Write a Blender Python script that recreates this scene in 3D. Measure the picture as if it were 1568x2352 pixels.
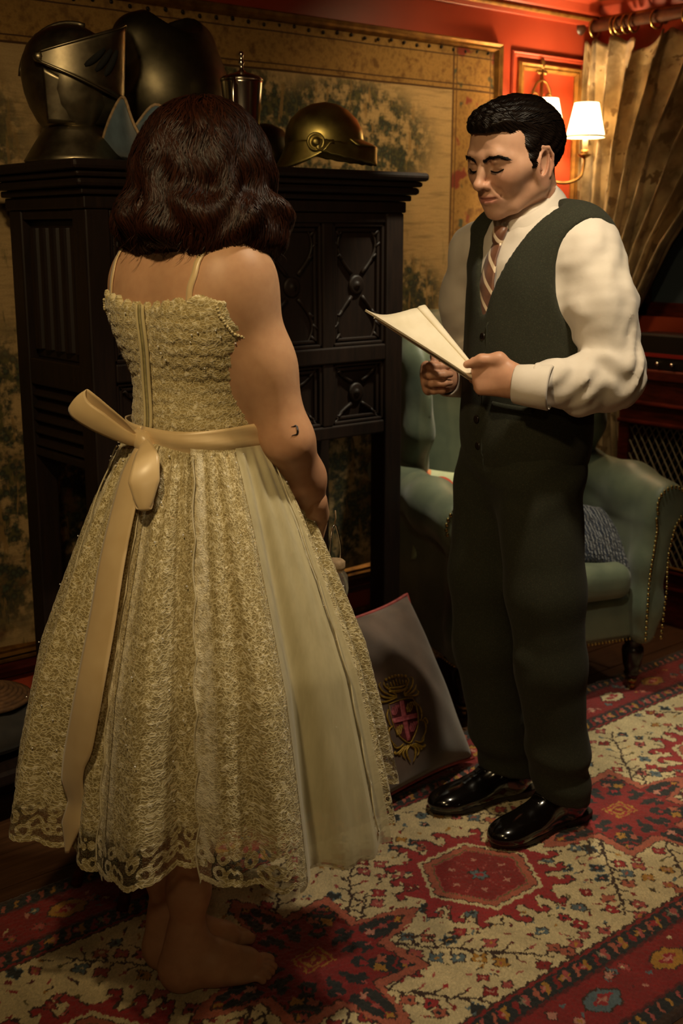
import bpy, math, random
import numpy as np
from mathutils import Vector, Matrix, Euler
random.seed(7); RNG = np.random.default_rng(11)
for o in list(bpy.data.objects): bpy.data.objects.remove(o)
sc = bpy.context.scene
COL = sc.collection
R = math.radians

# ------------------------------------------------------------------ camera
FPX = 2750.0
cam_d = bpy.data.cameras.new('camera'); cam = bpy.data.objects.new('camera', cam_d); COL.objects.link(cam)
cam_d.sensor_fit = 'VERTICAL'; cam_d.sensor_height = 36.0; cam_d.sensor_width = 24.0
cam_d.lens = 36.0 * FPX / 2352.0
cam_d.clip_start = 0.05
cam.location = (0, 0, 1.40)
cam.rotation_euler = (R(90 - 13.12), 0, R(50 - 90))
cam_d.dof.use_dof = True; cam_d.dof.focus_distance = 2.25; cam_d.dof.aperture_fstop = 5.0
sc.camera = cam

# ------------------------------------------------------------------ world and lights
w = bpy.data.worlds.new('world'); sc.world = w; w.use_nodes = True
w.node_tree.nodes['Background'].inputs[0].default_value = (0.5, 0.42, 0.3, 1)
w.node_tree.nodes['Background'].inputs[1].default_value = 0.02
vs = sc.view_settings
vs.view_transform = 'Standard'; vs.look = 'None'; vs.gamma = 1.0; vs.use_curve_mapping = False
vs.exposure = 0.0

def spot(name, loc, target, power, color, angle=70, blend=.6, size=.05):
    l = bpy.data.lights.new(name, 'SPOT'); l.energy = power; l.color = color
    l.spot_size = R(angle); l.spot_blend = blend; l.shadow_soft_size = size
    o = bpy.data.objects.new(name, l); COL.objects.link(o); o.location = loc
    o.rotation_euler = (Vector(target) - Vector(loc)).to_track_quat('-Z', 'Y').to_euler()
    return o
WARM = (1.0, .72, .36); WARMW = (1.0, .82, .56)
# recessed ceiling downlights, then an added tapestry wash and an added frontal fill
spot('downlight_or_fill', (1.70, 1.22, 2.27), (1.76, 1.60, .2), 60, WARMW, 86, .8, .05)
spot('downlight_or_fill', (.30, 1.10, 2.27), (1.30, 2.10, 1.20), 46, WARM, 80, .7, .05)
spot('downlight_or_fill', (2.38, 2.03, 2.27), (2.34, 2.32, .2), 75, (1.0, .9, .64), 50, .5, .03)
spot('downlight_or_fill', (2.95, 2.30, 2.27), (2.95, 3.0, 1.2), 22, WARM, 110, .9, .05)  # added wash that brightens the tapestry beside the sconce
spot('downlight_or_fill', (-.5, -.6, 2.27), (.6, .8, .6), 24, WARM, 130, .9, .1)  # added wide spot behind the camera, general frontal fill
# ------------------------------------------------------------------ helpers
def lin(h):
    h = h.lstrip('#'); c = [int(h[i:i+2], 16) / 255 for i in (0, 2, 4)]
    return tuple((x / 12.92 if x <= .04045 else ((x + .055) / 1.055) ** 2.4) for x in c)

MATS = {}
class NT:
    def __init__(s, name):
        s.m = bpy.data.materials.new(name); s.m.use_nodes = True; s.t = s.m.node_tree
        s.b = s.t.nodes['Principled BSDF']; s.out = s.t.nodes['Material Output']; MATS[name] = s.m
    def n(s, t, **kw):
        x = s.t.nodes.new(t)
        for k, v in kw.items():
            if k.startswith('i_'):
                k = k[2:]; x.inputs[int(k) if k.isdigit() else k.replace('_', ' ')].default_value = v
            else: setattr(x, k, v)
        return x
    def l(s, a, b): s.t.links.new(a, b)
    def coord(s, kind='Object'): return s.n('ShaderNodeTexCoord').outputs[kind]
    def mapping(s, src, scale=(1, 1, 1), loc=(0, 0, 0), rot=(0, 0, 0)):
        x = s.n('ShaderNodeMapping'); s.l(src, x.inputs[0])
        x.inputs['Scale'].default_value = scale; x.inputs['Location'].default_value = loc; x.inputs['Rotation'].default_value = rot
        return x.outputs[0]
    def noise(s, vec, scale, detail=3, rough=.5, out='Fac'):
        x = s.n('ShaderNodeTexNoise'); s.l(vec, x.inputs['Vector']); x.inputs['Scale'].default_value = scale
        x.inputs['Detail'].default_value = detail; x.inputs['Roughness'].default_value = rough
        return x.outputs[out]
    def voro(s, vec, scale, feature='F1', out='Distance'):
        x = s.n('ShaderNodeTexVoronoi'); x.feature = feature; s.l(vec, x.inputs['Vector']); x.inputs['Scale'].default_value = scale
        return x.outputs[out]
    def math(s, op, a, b=0.0, c=None):
        x = s.n('ShaderNodeMath'); x.operation = op
        for i, v in enumerate((a, b) if c is None else (a, b, c)):
            if isinstance(v, (int, float)): x.inputs[i].default_value = v
            else: s.l(v, x.inputs[i])
        return x.outputs[0]
    def ramp(s, fac, stops, interp='LINEAR'):
        x = s.n('ShaderNodeValToRGB'); s.l(fac, x.inputs[0]); x.color_ramp.interpolation = interp
        e = x.color_ramp.elements
        while len(e) < len(stops): e.new(.5)
        for el, (p, c) in zip(e, stops):
            el.position = p; el.color = (c[0], c[1], c[2], 1) if not isinstance(c, (int, float)) else (c, c, c, 1)
        return x.outputs[0]
    def mix(s, fac, a, b, blend='MIX'):
        x = s.n('ShaderNodeMix'); x.data_type = 'RGBA'; x.blend_type = blend
        for i, v in ((0, fac), (6, a), (7, b)):
            if isinstance(v, (int, float)): x.inputs[i].default_value = v
            elif isinstance(v, tuple): x.inputs[i].default_value = (v[0], v[1], v[2], 1)
            else: s.l(v, x.inputs[i])
        return x.outputs[2]
    def base(s, v):
        if isinstance(v, tuple): s.b.inputs['Base Color'].default_value = (*v[:3], 1)
        else: s.l(v, s.b.inputs['Base Color'])
    def set(s, **kw):
        for k, v in kw.items():
            i = s.b.inputs[k.replace('_', ' ')]
            if hasattr(v, 'is_linked') or hasattr(v, 'links'): s.l(v, i)
            else: i.default_value = v
    def bump(s, h, strength=.3, dist=.002):
        x = s.n('ShaderNodeBump'); x.inputs['Strength'].default_value = strength; x.inputs['Distance'].default_value = dist
        s.l(h, x.inputs['Height']); s.l(x.outputs[0], s.b.inputs['Normal'])

def simple(name, c1, c2=None, scale=20, rough=.5, metal=0.0, bump=0, bscale=None, coat=0, sheen=0, stretch=(1, 1, 1), spec=.5, detail=4):
    if name in MATS: return MATS[name]
    t = NT(name); c = t.mapping(t.coord(), stretch)
    a = lin(c1) if isinstance(c1, str) else c1
    if c2 is None: bcol = tuple(x * .8 for x in a)
    else: bcol = lin(c2) if isinstance(c2, str) else c2
    nz = t.noise(c, scale, detail)
    t.base(t.ramp(nz, [(.3, a), (.7, bcol)]))
    t.set(Roughness=rough, Metallic=metal); t.b.inputs['Specular IOR Level'].default_value = spec
    if coat: t.set(Coat_Weight=coat, Coat_Roughness=.08)
    if sheen: t.set(Sheen_Weight=sheen, Sheen_Roughness=.4)
    if bump: t.bump(t.noise(c, bscale or scale * 4, 3), bump)
    return t.m

def new_mesh(name, V, F, smooth=True, col=None):
    V = np.asarray(V, np.float32).reshape(-1, 3)
    me = bpy.data.meshes.new(name)
    if isinstance(F, np.ndarray):
        n = F.shape[1]; me.vertices.add(len(V)); me.vertices.foreach_set('co', V.ravel())
        me.loops.add(F.size); me.polygons.add(len(F))
        me.polygons.foreach_set('loop_start', np.arange(0, F.size, n, dtype=np.int32))
        me.loops.foreach_set('vertex_index', F.ravel().astype(np.int32))
        me.update(calc_edges=True)
    else:
        me.from_pydata(V.tolist(), [], [list(map(int, f)) for f in F]); me.update()
    me.polygons.foreach_set('use_smooth', np.full(len(me.polygons), smooth))
    if col is not None:
        ca = me.color_attributes.new('Col', 'FLOAT_COLOR', 'POINT')
        c4 = np.ones((len(V), 4), np.float32); c4[:, :3] = col; ca.data.foreach_set('color', c4.ravel())
    return me

def obj(name, me, material=None, parent=None, loc=None, rot=None, bevel=0, subd=0, solid=0):
    o = bpy.data.objects.new(name, me); COL.objects.link(o)
    if material is not None and me is not None and not me.materials: me.materials.append(material)
    if parent is not None: o.parent = parent
    if loc is not None: o.location = loc
    if rot is not None: o.rotation_euler = rot
    if solid:
        m = o.modifiers.new('solid', 'SOLIDIFY'); m.thickness = solid; m.offset = 0
    if bevel:
        m = o.modifiers.new('bevel', 'BEVEL'); m.width = bevel; m.segments = 2; m.limit_method = 'ANGLE'; m.angle_limit = R(40)
    if subd:
        m = o.modifiers.new('sub', 'SUBSURF'); m.levels = subd; m.render_levels = subd
    return o

def thing(name, label, cat, loc=(0, 0, 0), rz=0, group=None):
    o = bpy.data.objects.new(name, None); COL.objects.link(o); o.empty_display_size = .1
    o.location = loc; o.rotation_euler = (0, 0, rz); tag(o, label, cat, group); return o
def tag(o, label=None, cat=None, group=None, kind=None):
    if label: o['label'] = label
    if cat: o['category'] = cat
    if group: o['group'] = group
    if kind: o['kind'] = kind
    return o

class MB:
    """collects shapes into one mesh"""
    def __init__(s): s.V = []; s.F = []; s.n = 0
    def put(s, V, F):
        V = np.asarray(V, float).reshape(-1, 3)
        s.V.append(V); s.F += [[i + s.n for i in f] for f in (F.tolist() if isinstance(F, np.ndarray) else F)]; s.n += len(V); return s
    def box(s, lo, hi, rz=0, piv=None):
        x0, y0, z0 = lo; x1, y1, z1 = hi
        V = np.array([(x0,y0,z0),(x1,y0,z0),(x1,y1,z0),(x0,y1,z0),(x0,y0,z1),(x1,y0,z1),(x1,y1,z1),(x0,y1,z1)], float)
        if rz:
            p = np.array(piv if piv is not None else V.mean(0)); c, n_ = math.cos(rz), math.sin(rz)
            d = V - p; V = p + np.stack([d[:,0]*c - d[:,1]*n_, d[:,0]*n_ + d[:,1]*c, d[:,2]], 1)
        return s.put(V, [(3,2,1,0),(4,5,6,7),(0,1,5,4),(1,2,6,5),(2,3,7,6),(3,0,4,7)])
    def tube(s, pts, rad, seg=8, cap=True, flat=1.0, up=(0, 0, 1)):
        P = np.asarray(pts, float); n = len(P); rad = np.broadcast_to(np.asarray(rad, float), (n,))
        T = np.gradient(P, axis=0); T /= np.linalg.norm(T, axis=1)[:, None] + 1e-12
        u = np.array(up, float)
        if abs(T[0] @ u) > .95: u = np.array((1., 0, 0))
        V = []
        for i in range(n):
            b = u - T[i] * (u @ T[i]); b /= np.linalg.norm(b) + 1e-12; u = b
            c = np.cross(T[i], b); a = np.arange(seg) * 2 * math.pi / seg
            V.append(P[i] + rad[i] * (np.cos(a)[:, None] * b * flat + np.sin(a)[:, None] * c))
        F = [(i*seg+j, i*seg+(j+1) % seg, (i+1)*seg+(j+1) % seg, (i+1)*seg+j) for i in range(n-1) for j in range(seg)]
        if cap: F += [tuple(range(seg))[::-1], tuple(range((n-1)*seg, n*seg))]
        return s.put(np.concatenate(V), F)
    def lathe(s, prof, c=(0, 0, 0), seg=24, sx=1, sy=1, axis='z', cap=True):
        a = np.arange(seg) * 2 * math.pi / seg; V = []
        for r, z in prof:
            p = np.stack([r*np.cos(a)*sx, r*np.sin(a)*sy, np.full(seg, z)], 1)
            if axis == 'x': p = p[:, [2, 0, 1]]
            if axis == 'y': p = np.stack([p[:, 0], p[:, 2], -p[:, 1]], 1)
            V.append(p + np.array(c))
        n = len(prof)
        F = [(i*seg+j, i*seg+(j+1) % seg, (i+1)*seg+(j+1) % seg, (i+1)*seg+j) for i in range(n-1) for j in range(seg)]
        if cap: F += [tuple(range(seg))[::-1], tuple(range((n-1)*seg, n*seg))]
        return s.put(np.concatenate(V), F)
    def grid(s, P, wrap=False):
        P = np.asarray(P, float); a, b = P.shape[:2]; idx = np.arange(a*b).reshape(a, b)
        if wrap: idx = np.concatenate([idx, idx[:, :1]], 1)
        F = np.stack([idx[:-1, :-1], idx[:-1, 1:], idx[1:, 1:], idx[1:, :-1]], -1).reshape(-1, 4)
        return s.put(P.reshape(-1, 3), F)
    def extrude(s, poly, z0, z1, fn=None):
        """polygon in (a,b) extruded along c; fn maps (a,b,c)->xyz arrays"""
        n = len(poly); V = [(a, b, z0) for a, b in poly] + [(a, b, z1) for a, b in poly]; V = np.array(V, float)
        if fn is not None: V = fn(V)
        return s.put(V, [tuple(range(n))[::-1], tuple(range(n, 2*n))] + [(i, (i+1) % n, n+(i+1) % n, n+i) for i in range(n)])
    def sphere(s, c, r, seg=10, rings=6):
        pr = [(max(1e-4, math.sin(math.pi*i/rings)), -math.cos(math.pi*i/rings)) for i in range(rings+1)]
        r = np.broadcast_to(np.array(r, float), (3,))
        m = MB().lathe(pr, seg=seg); return s.put(m.V[0] * r + np.array(c), m.F)
    def mesh(s, name, smooth=True): return new_mesh(name, np.concatenate(s.V), s.F, smooth)
    def build(s, name, material, parent=None, smooth=True, **kw): return obj(name, s.mesh(name, smooth), material, parent, **kw)

def shade_auto(o, ang=35):
    me = o.data; me.polygons.foreach_set('use_smooth', np.full(len(me.polygons), True))
    try: me.set_sharp_from_angle(angle=R(ang))
    except Exception: pass
    return o

def spline(pts, n=40):
    P = np.asarray(pts, float); m = len(P)
    t = np.linspace(0, m - 1, n); i = np.clip(t.astype(int), 0, m - 2); f = (t - i)[:, None]
    Q = np.concatenate([2*P[:1]-P[1:2], P, 2*P[-1:]-P[-2:-1]])
    a, b, c, d = Q[i], Q[i+1], Q[i+2], Q[i+3]
    return .5*((2*b) + (-a+c)*f + (2*a-5*b+4*c-d)*f**2 + (-a+3*b-3*c+d)*f**3)

# ---- signed distance modelling (organic shapes as one continuous surface)
def nz3(X, Y, Z, f=1.0, seed=0):
    r = np.random.default_rng(seed); s = 0
    for i in range(5):
        k = r.normal(size=3); k *= f * (1 + .5*i) / np.linalg.norm(k)
        s = s + np.sin(k[0]*X + k[1]*Y + k[2]*Z + r.uniform(0, 6.28)) / (1 + .35*i)
    return s / 2.6
class Field:
    def __init__(s, lo, hi, h):
        s.lo = np.array(lo, float); s.h = h
        s.sh = np.maximum(((np.array(hi) - s.lo) / h).astype(int) + 2, 4)
        s.ax = [(s.lo[i] + h*np.arange(s.sh[i])).astype(np.float32) for i in range(3)]
        s.D = np.full(tuple(s.sh), 9.0, np.float32)
    def sl(s, lo, hi):
        a = [int(max(0, np.floor((lo[i]-s.lo[i])/s.h))) for i in range(3)]
        b = [int(min(s.sh[i], np.ceil((hi[i]-s.lo[i])/s.h)+1)) for i in range(3)]
        if any(b[i] <= a[i] for i in range(3)): return None
        S = tuple(slice(a[i], b[i]) for i in range(3))
        return S, s.ax[0][S[0]][:, None, None], s.ax[1][S[1]][None, :, None], s.ax[2][S[2]][None, None, :]
    def comb(s, S, d, k, op):
        D = s.D[S]
        if op == 'add':
            if k <= 0: s.D[S] = np.minimum(D, d)
            else:
                hh = np.maximum(k - np.abs(D - d), 0) / k; s.D[S] = np.minimum(D, d) - hh*hh*k*.25
        elif op == 'sub':
            d = -d
            if k <= 0: s.D[S] = np.maximum(D, d)
            else:
                hh = np.maximum(k - np.abs(D - d), 0) / k; s.D[S] = np.maximum(D, d) + hh*hh*k*.25
    def cone(s, a, b, r1, r2=None, k=.01, op='add', flat=None):
        """tapered capsule; flat=(axis vector, factor) squashes it along an axis"""
        r2 = r1 if r2 is None else r2; a = np.array(a, float); b = np.array(b, float); m = max(r1, r2) + k + .012
        q = s.sl(np.minimum(a, b) - m, np.maximum(a, b) + m)
        if q is None: return s
        S, X, Y, Z = q; d = b - a; L2 = float(d @ d) + 1e-12
        px, py, pz = X - a[0], Y - a[1], Z - a[2]
        t = np.clip((px*d[0] + py*d[1] + pz*d[2]) / L2, 0, 1)
        ex, ey, ez = px - t*d[0], py - t*d[1], pz - t*d[2]
        q2 = ex*ex + ey*ey + ez*ez
        if flat is not None:
            v = np.array(flat[0], float); v /= np.linalg.norm(v); f = flat[1]
            pr = ex*v[0] + ey*v[1] + ez*v[2]; q2 = q2 + pr*pr*(1/(f*f) - 1)
        s.comb(S, (np.sqrt(q2) - (r1 + (r2-r1)*t)).astype(np.float32), k, op); return s
    def chain(s, pts, rs, k=.01, op='add', flat=None):
        for i in range(len(pts)-1): s.cone(pts[i], pts[i+1], rs[i], rs[i+1], k, op, flat)
        return s
    def ell(s, c, r, k=.01, op='add', rot=None):
        c = np.array(c, float); r = np.broadcast_to(np.array(r, float), (3,)); m = r.max() + k + .012
        q = s.sl(c - m, c + m)
        if q is None: return s
        S, X, Y, Z = q; px, py, pz = X - c[0], Y - c[1], Z - c[2]
        if rot is not None:
            M = np.array(Euler(rot).to_matrix()).T
            px, py, pz = (M[0,0]*px+M[0,1]*py+M[0,2]*pz), (M[1,0]*px+M[1,1]*py+M[1,2]*pz), (M[2,0]*px+M[2,1]*py+M[2,2]*pz)
        k0 = np.sqrt((px/r[0])**2 + (py/r[1])**2 + (pz/r[2])**2)
        k1 = np.sqrt((px/r[0]**2)**2 + (py/r[1]**2)**2 + (pz/r[2]**2)**2) + 1e-9
        s.comb(S, (k0*(k0-1)/k1).astype(np.float32), k, op); return s
    def box(s, c, hf, rad=.01, k=.01, op='add', rot=None):
        c = np.array(c, float); hf = np.array(hf, float); m = np.linalg.norm(hf) + k + .012
        q = s.sl(c - m, c + m)
        if q is None: return s
        S, X, Y, Z = q; px, py, pz = X - c[0], Y - c[1], Z - c[2]
        if rot is not None:
            M = np.array(Euler(rot).to_matrix()).T
            px, py, pz = (M[0,0]*px+M[0,1]*py+M[0,2]*pz), (M[1,0]*px+M[1,1]*py+M[1,2]*pz), (M[2,0]*px+M[2,1]*py+M[2,2]*pz)
        qx, qy, qz = np.abs(px)-hf[0]+rad, np.abs(py)-hf[1]+rad, np.abs(pz)-hf[2]+rad
        d = np.sqrt(np.maximum(qx,0)**2 + np.maximum(qy,0)**2 + np.maximum(qz,0)**2) + np.minimum(np.maximum(qx, np.maximum(qy, qz)), 0) - rad
        s.comb(S, d.astype(np.float32), k, op); return s
    def fun(s, fn, k=.0, op='sub', lo=None, hi=None):
        """combine with an arbitrary function of X,Y,Z (negative inside)"""
        q = s.sl(s.lo if lo is None else lo, (s.lo + s.h*s.sh) if hi is None else hi); S, X, Y, Z = q
        d = np.broadcast_to(fn(X, Y, Z), s.D[S].shape).astype(np.float32); s.comb(S, d, k, op); return s
    def warp(s, fn):
        """add a displacement to the distance"""
        s.D = s.D + fn(s.ax[0][:, None, None], s.ax[1][None, :, None], s.ax[2][None, None, :]).astype(np.float32); return s
    def grow(s, d): s.D = s.D - d; return s
    def copy(s):
        f = Field.__new__(Field); f.lo = s.lo; f.h = s.h; f.sh = s.sh; f.ax = s.ax; f.D = s.D.copy(); return f
    def mesh(s, smooth=1):
        D = np.pad(s.D, 1, constant_values=9.0); lo = s.lo - s.h; h = s.h
        S = D < 0
        acc = np.zeros(tuple(n-1 for n in D.shape), np.int8)
        for i in (0, 1):
            for j in (0, 1):
                for k in (0, 1):
                    acc += S[i:D.shape[0]-1+i, j:D.shape[1]-1+j, k:D.shape[2]-1+k]
        I, J, K = np.nonzero((acc > 0) & (acc < 8)); N = len(I)
        idx = np.full(acc.shape, -1, np.int32); idx[I, J, K] = np.arange(N)
        cs = [(0,0,0),(1,0,0),(0,1,0),(1,1,0),(0,0,1),(1,0,1),(0,1,1),(1,1,1)]
        val = np.stack([D[I+a, J+b, K+c] for a, b, c in cs], 1)
        P = np.zeros((N, 3)); cnt = np.zeros(N)
        for e0 in range(8):
            for e1 in range(e0+1, 8):
                if sum(abs(cs[e0][q]-cs[e1][q]) for q in range(3)) != 1: continue
                v0, v1 = val[:, e0], val[:, e1]; m = (v0 < 0) != (v1 < 0)
                t = np.where(m, v0 / np.where(m, v0 - v1, 1), 0)
                p = np.array(cs[e0]) + t[:, None]*(np.array(cs[e1]) - np.array(cs[e0]))
                P[m] += p[m]; cnt[m] += 1
        V = lo + h*(np.stack([I, J, K], 1) + P/np.maximum(cnt, 1)[:, None])
        Fs = []
        for ax in range(3):
            sl0 = [slice(None)]*3; sl1 = [slice(None)]*3; sl0[ax] = slice(0, -1); sl1[ax] = slice(1, None)
            A, B = S[tuple(sl0)], S[tuple(sl1)]
            q = np.nonzero(A != B); g = A[q]
            u, v = (ax+1) % 3, (ax+2) % 3
            c = [np.array(q) for _ in range(4)]
            c[1][u] -= 1; c[2][u] -= 1; c[2][v] -= 1; c[3][v] -= 1
            f = np.stack([idx[tuple(x)] for x in c], 1)
            f[~g] = f[~g][:, ::-1]; Fs.append(f)
        F = np.concatenate(Fs); F = F[(F >= 0).all(1)]
        for _ in range(smooth):
            a = np.concatenate([F[:, 0], F[:, 1], F[:, 2], F[:, 3]]); b = np.concatenate([F[:, 1], F[:, 2], F[:, 3], F[:, 0]])
            A2 = np.concatenate([a, b]); B2 = np.concatenate([b, a])
            cn = np.bincount(A2, minlength=N)[:, None]
            s_ = np.stack([np.bincount(A2, weights=V[B2, q], minlength=N) for q in range(3)], 1)
            V = .4*V + .6*s_/np.maximum(cn, 1)
        return V, F
def normals(V, F):
    n = np.cross(V[F[:, 2]] - V[F[:, 0]], V[F[:, 3]] - V[F[:, 1]]); N = np.zeros_like(V)
    for q in range(3):
        for c in range(4): N[:, q] += np.bincount(F[:, c], weights=n[:, q], minlength=len(V))
    return N / (np.linalg.norm(N, axis=1)[:, None] + 1e-12)
def join(*ms):
    Vs, Fs, n = [], [], 0
    for V, F in ms: Vs.append(V); Fs.append(F + n); n += len(V)
    return np.concatenate(Vs), np.concatenate(Fs)
# ------------------------------------------------------------------ materials of the room
XB, YA, ZC, XL, YF = 3.75, 3.0, 2.30, -1.6, -2.0
t = NT('red_lacquer'); c = t.coord()
t.base(t.ramp(t.noise(c, 3, 4), [(.3, lin('#a8442a')), (.7, lin('#8c3018'))])); t.set(Roughness=.42)
t.bump(t.noise(c, 60, 2), .05)
t = NT('gilt'); c = t.coord()
t.base(t.ramp(t.noise(c, 30, 4), [(.3, lin('#9c7030')), (.7, lin('#6a4418'))])); t.set(Roughness=.5, Metallic=.6)
t.bump(t.noise(c, 90, 2), .1)
simple('ceiling_paint', '#5e1a10', '#4a140c', 4, .7)
t = NT('mahogany'); c = t.mapping(t.coord(), (1, 1, 6))
t.base(t.ramp(t.noise(c, 12, 5), [(.3, lin('#5c2014')), (.7, lin('#33100a'))])); t.set(Roughness=.3)
t = NT('dark_oak'); c = t.mapping(t.coord(), (6, 6, .7))
t.base(t.ramp(t.noise(c, 14, 6, .6), [(.25, lin('#25170f')), (.75, lin('#120a06'))])); t.set(Roughness=.55); t.b.inputs['Specular IOR Level'].default_value = .35
t.bump(t.noise(c, 40, 4), .15, .001)
t = NT('floor_wood'); c = t.mapping(t.coord(), (.6, 8, 8))
t.base(t.ramp(t.noise(c, 10, 6, .6), [(.25, lin('#5a3c26')), (.75, lin('#38230f'))])); t.set(Roughness=.42)
t.bump(t.noise(c, 40, 3), .12, .001)
simple('dark_gap', '#120b07', None, 4, .9)
WIN_Y0, WIN_Y1, WIN_Z0, WIN_Z1 = 1.45, 2.78, 1.10, 2.0

# ------------------------------------------------------------------ room shell
st = dict(kind='structure')
f = MB().box((XL, YF, -.06), (XB, YA, -.012)).build('floor', MATS['dark_gap'], smooth=False); tag(f, **st)
pl = MB().box((-.6, -.069, -.012), (.6, .069, 0)).mesh('floor_board', False); pl.materials.append(MATS['floor_wood'])
for r_ in range(34):
    yy = 2.93 - r_*.142
    off = (r_*.47) % 1.2
    xx = -.6 + off - 1.2
    while xx < XB + .6:
        x0, x1 = max(xx-.598, XL+.002), min(xx+.598, XB-.002)
        if x1 - x0 > .05:
            o = obj('floor_board', pl, None, f, ((x0+x1)/2, yy, 0)); o.scale.x = (x1-x0)/1.2
        xx += 1.2
tag(MB().box((XL, YA, -.06), (XB+.1, YA+.1, ZC)).build('wall_back', MATS['red_lacquer'], smooth=False), **st)
wr = MB()
wr.box((XB, YF, -.06), (XB+.1, WIN_Y0, ZC)).box((XB, WIN_Y1, -.06), (XB+.1, YA, ZC))
wr.box((XB, WIN_Y0, -.06), (XB+.1, WIN_Y1, WIN_Z0)).box((XB, WIN_Y0, WIN_Z1), (XB+.1, WIN_Y1, ZC))
tag(wr.build('wall_right', MATS['red_lacquer'], smooth=False), **st)
tag(MB().box((XL-.1, YF, -.06), (XL, YA+.1, ZC)).build('wall_left', MATS['red_lacquer'], smooth=False), **st)
tag(MB().box((XL-.1, YF-.1, -.06), (XB+.1, YF, ZC)).build('wall_front', MATS['red_lacquer'], smooth=False), **st)
tag(MB().box((XL-.1, YF-.1, ZC), (XB+.1, YA+.1, ZC+.08)).build('ceiling', MATS['ceiling_paint'], smooth=False), **st)

def moulding(name, prof, p0, p1, inward, material, parent=None, kind=True, bead=None):
    """profile (d,z): d inward from the wall; run from p0 to p1"""
    p0 = np.array(p0, float); p1 = np.array(p1, float); n = np.array((*inward, 0.)); 
    V = [p0 + n*d + np.array((0, 0, z)) for d, z in prof] + [p1 + n*d + np.array((0, 0, z)) for d, z in prof]
    k = len(prof); F = [(i, (i+1) % k, k+(i+1) % k, k+i) for i in range(k)] + [tuple(range(k))[::-1], tuple(range(k, 2*k))]
    m = MB().put(V, F); o = m.build(name, material, parent, smooth=False, bevel=.002)
    if kind: tag(o, kind='structure')
    return o
cor = [(0, 2.135), (.012, 2.135), (.018, 2.15), (.018, 2.165), (.03, 2.175), (.045, 2.20), (.075, 2.215), (.075, 2.235), (.09, 2.25), (.11, 2.27), (.11, 2.30), (0, 2.30)]
cg = [(.012, 2.148), (.024, 2.150), (.028, 2.158), (.024, 2.168), (.012, 2.168)]
cg2 = [(.07, 2.212), (.082, 2.215), (.085, 2.224), (.08, 2.232), (.07, 2.232)]
for i, (a, b, n_) in enumerate((((XL, YA, 0), (XB, YA, 0), (0, -1)), ((XB, YF, 0), (XB, YA, 0), (-1, 0)))):
    o = moulding('trim_%d' % (i+1), cor, a, b, n_, MATS['red_lacquer'])
    moulding('gilt_bead', cg, a, b, n_, MATS['gilt'], o, False); moulding('gilt_bead', cg2, a, b, n_, MATS['gilt'], o, False)
bb = [(0, 0), (.022, 0), (.022, .10), (.016, .115), (.008, .13), (0, .13)]
bg = [(.01, .125), (.02, .128), (.02, .138), (.01, .142)]
for nm, a, b, n_ in (('baseboard_back', (XL, YA, 0), (XB, YA, 0), (0, -1)), ('baseboard_right', (XB, YF, 0), (XB, YA, 0), (-1, 0))):
    o = moulding(nm, bb, a, b, n_, MATS['mahogany']); moulding('gilt_bead', bg, a, b, n_, MATS['gilt'], o, False)
# dado rail on the tapestry wall
o = moulding('trim_3', [(0, .205), (.02, .205), (.028, .225), (.02, .25), (0, .25)], (XL, YA, 0), (3.22, YA, 0), (0, -1), MATS['mahogany'])
moulding('gilt_bead', [(.015, .247), (.026, .25), (.026, .26), (.012, .262)], (XL, YA, 0), (3.22, YA, 0), (0, -1), MATS['gilt'], o, False)
# gilt panel mouldings around the wall light
def frame(name, x0, x1, z0, z1, wd, dp, material, y=YA, parent=None, names=('top_rail', 'bottom_rail', 'side_rail', 'side_rail')):
    prof = [(0, 0), (0, dp*.55), (wd*.2, dp), (wd*.45, dp*.75), (wd*.7, dp*.85), (wd, dp*.3), (wd, 0)]
    cs = [(x0, z0), (x1, z0), (x1, z1), (x0, z1)]; cx, cz = (x0+x1)/2, (z0+z1)/2
    def at(i, u, v):
        x, z = cs[i]; return (x + (u if x < cx else -u), y - v, z + (u if z < cz else -u))
    out = []
    for k, (i, j) in enumerate(((3, 2), (0, 1), (0, 3), (1, 2))):
        V = [at(i, u, v) for u, v in prof] + [at(j, u, v) for u, v in prof]; n = len(prof)
        F = [(a, (a+1) % n, n+(a+1) % n, n+a) for a in range(n)] + [tuple(range(n))[::-1], tuple(range(n, 2*n))]
        out.append(MB().put(V, F).build(names[k], material, parent, smooth=False))
    return out
pn = bpy.data.objects.new('trim_4', None); COL.objects.link(pn); tag(pn, kind='structure')
frame('p', 3.318, 3.655, .55, 1.985, .028, .02, MATS['gilt'], parent=pn)
pn = bpy.data.objects.new('trim_5', None); COL.objects.link(pn); tag(pn, kind='structure')
frame('p', 3.285, 3.688, .52, 2.018, .02, .012, MATS['red_lacquer'], parent=pn)

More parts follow.
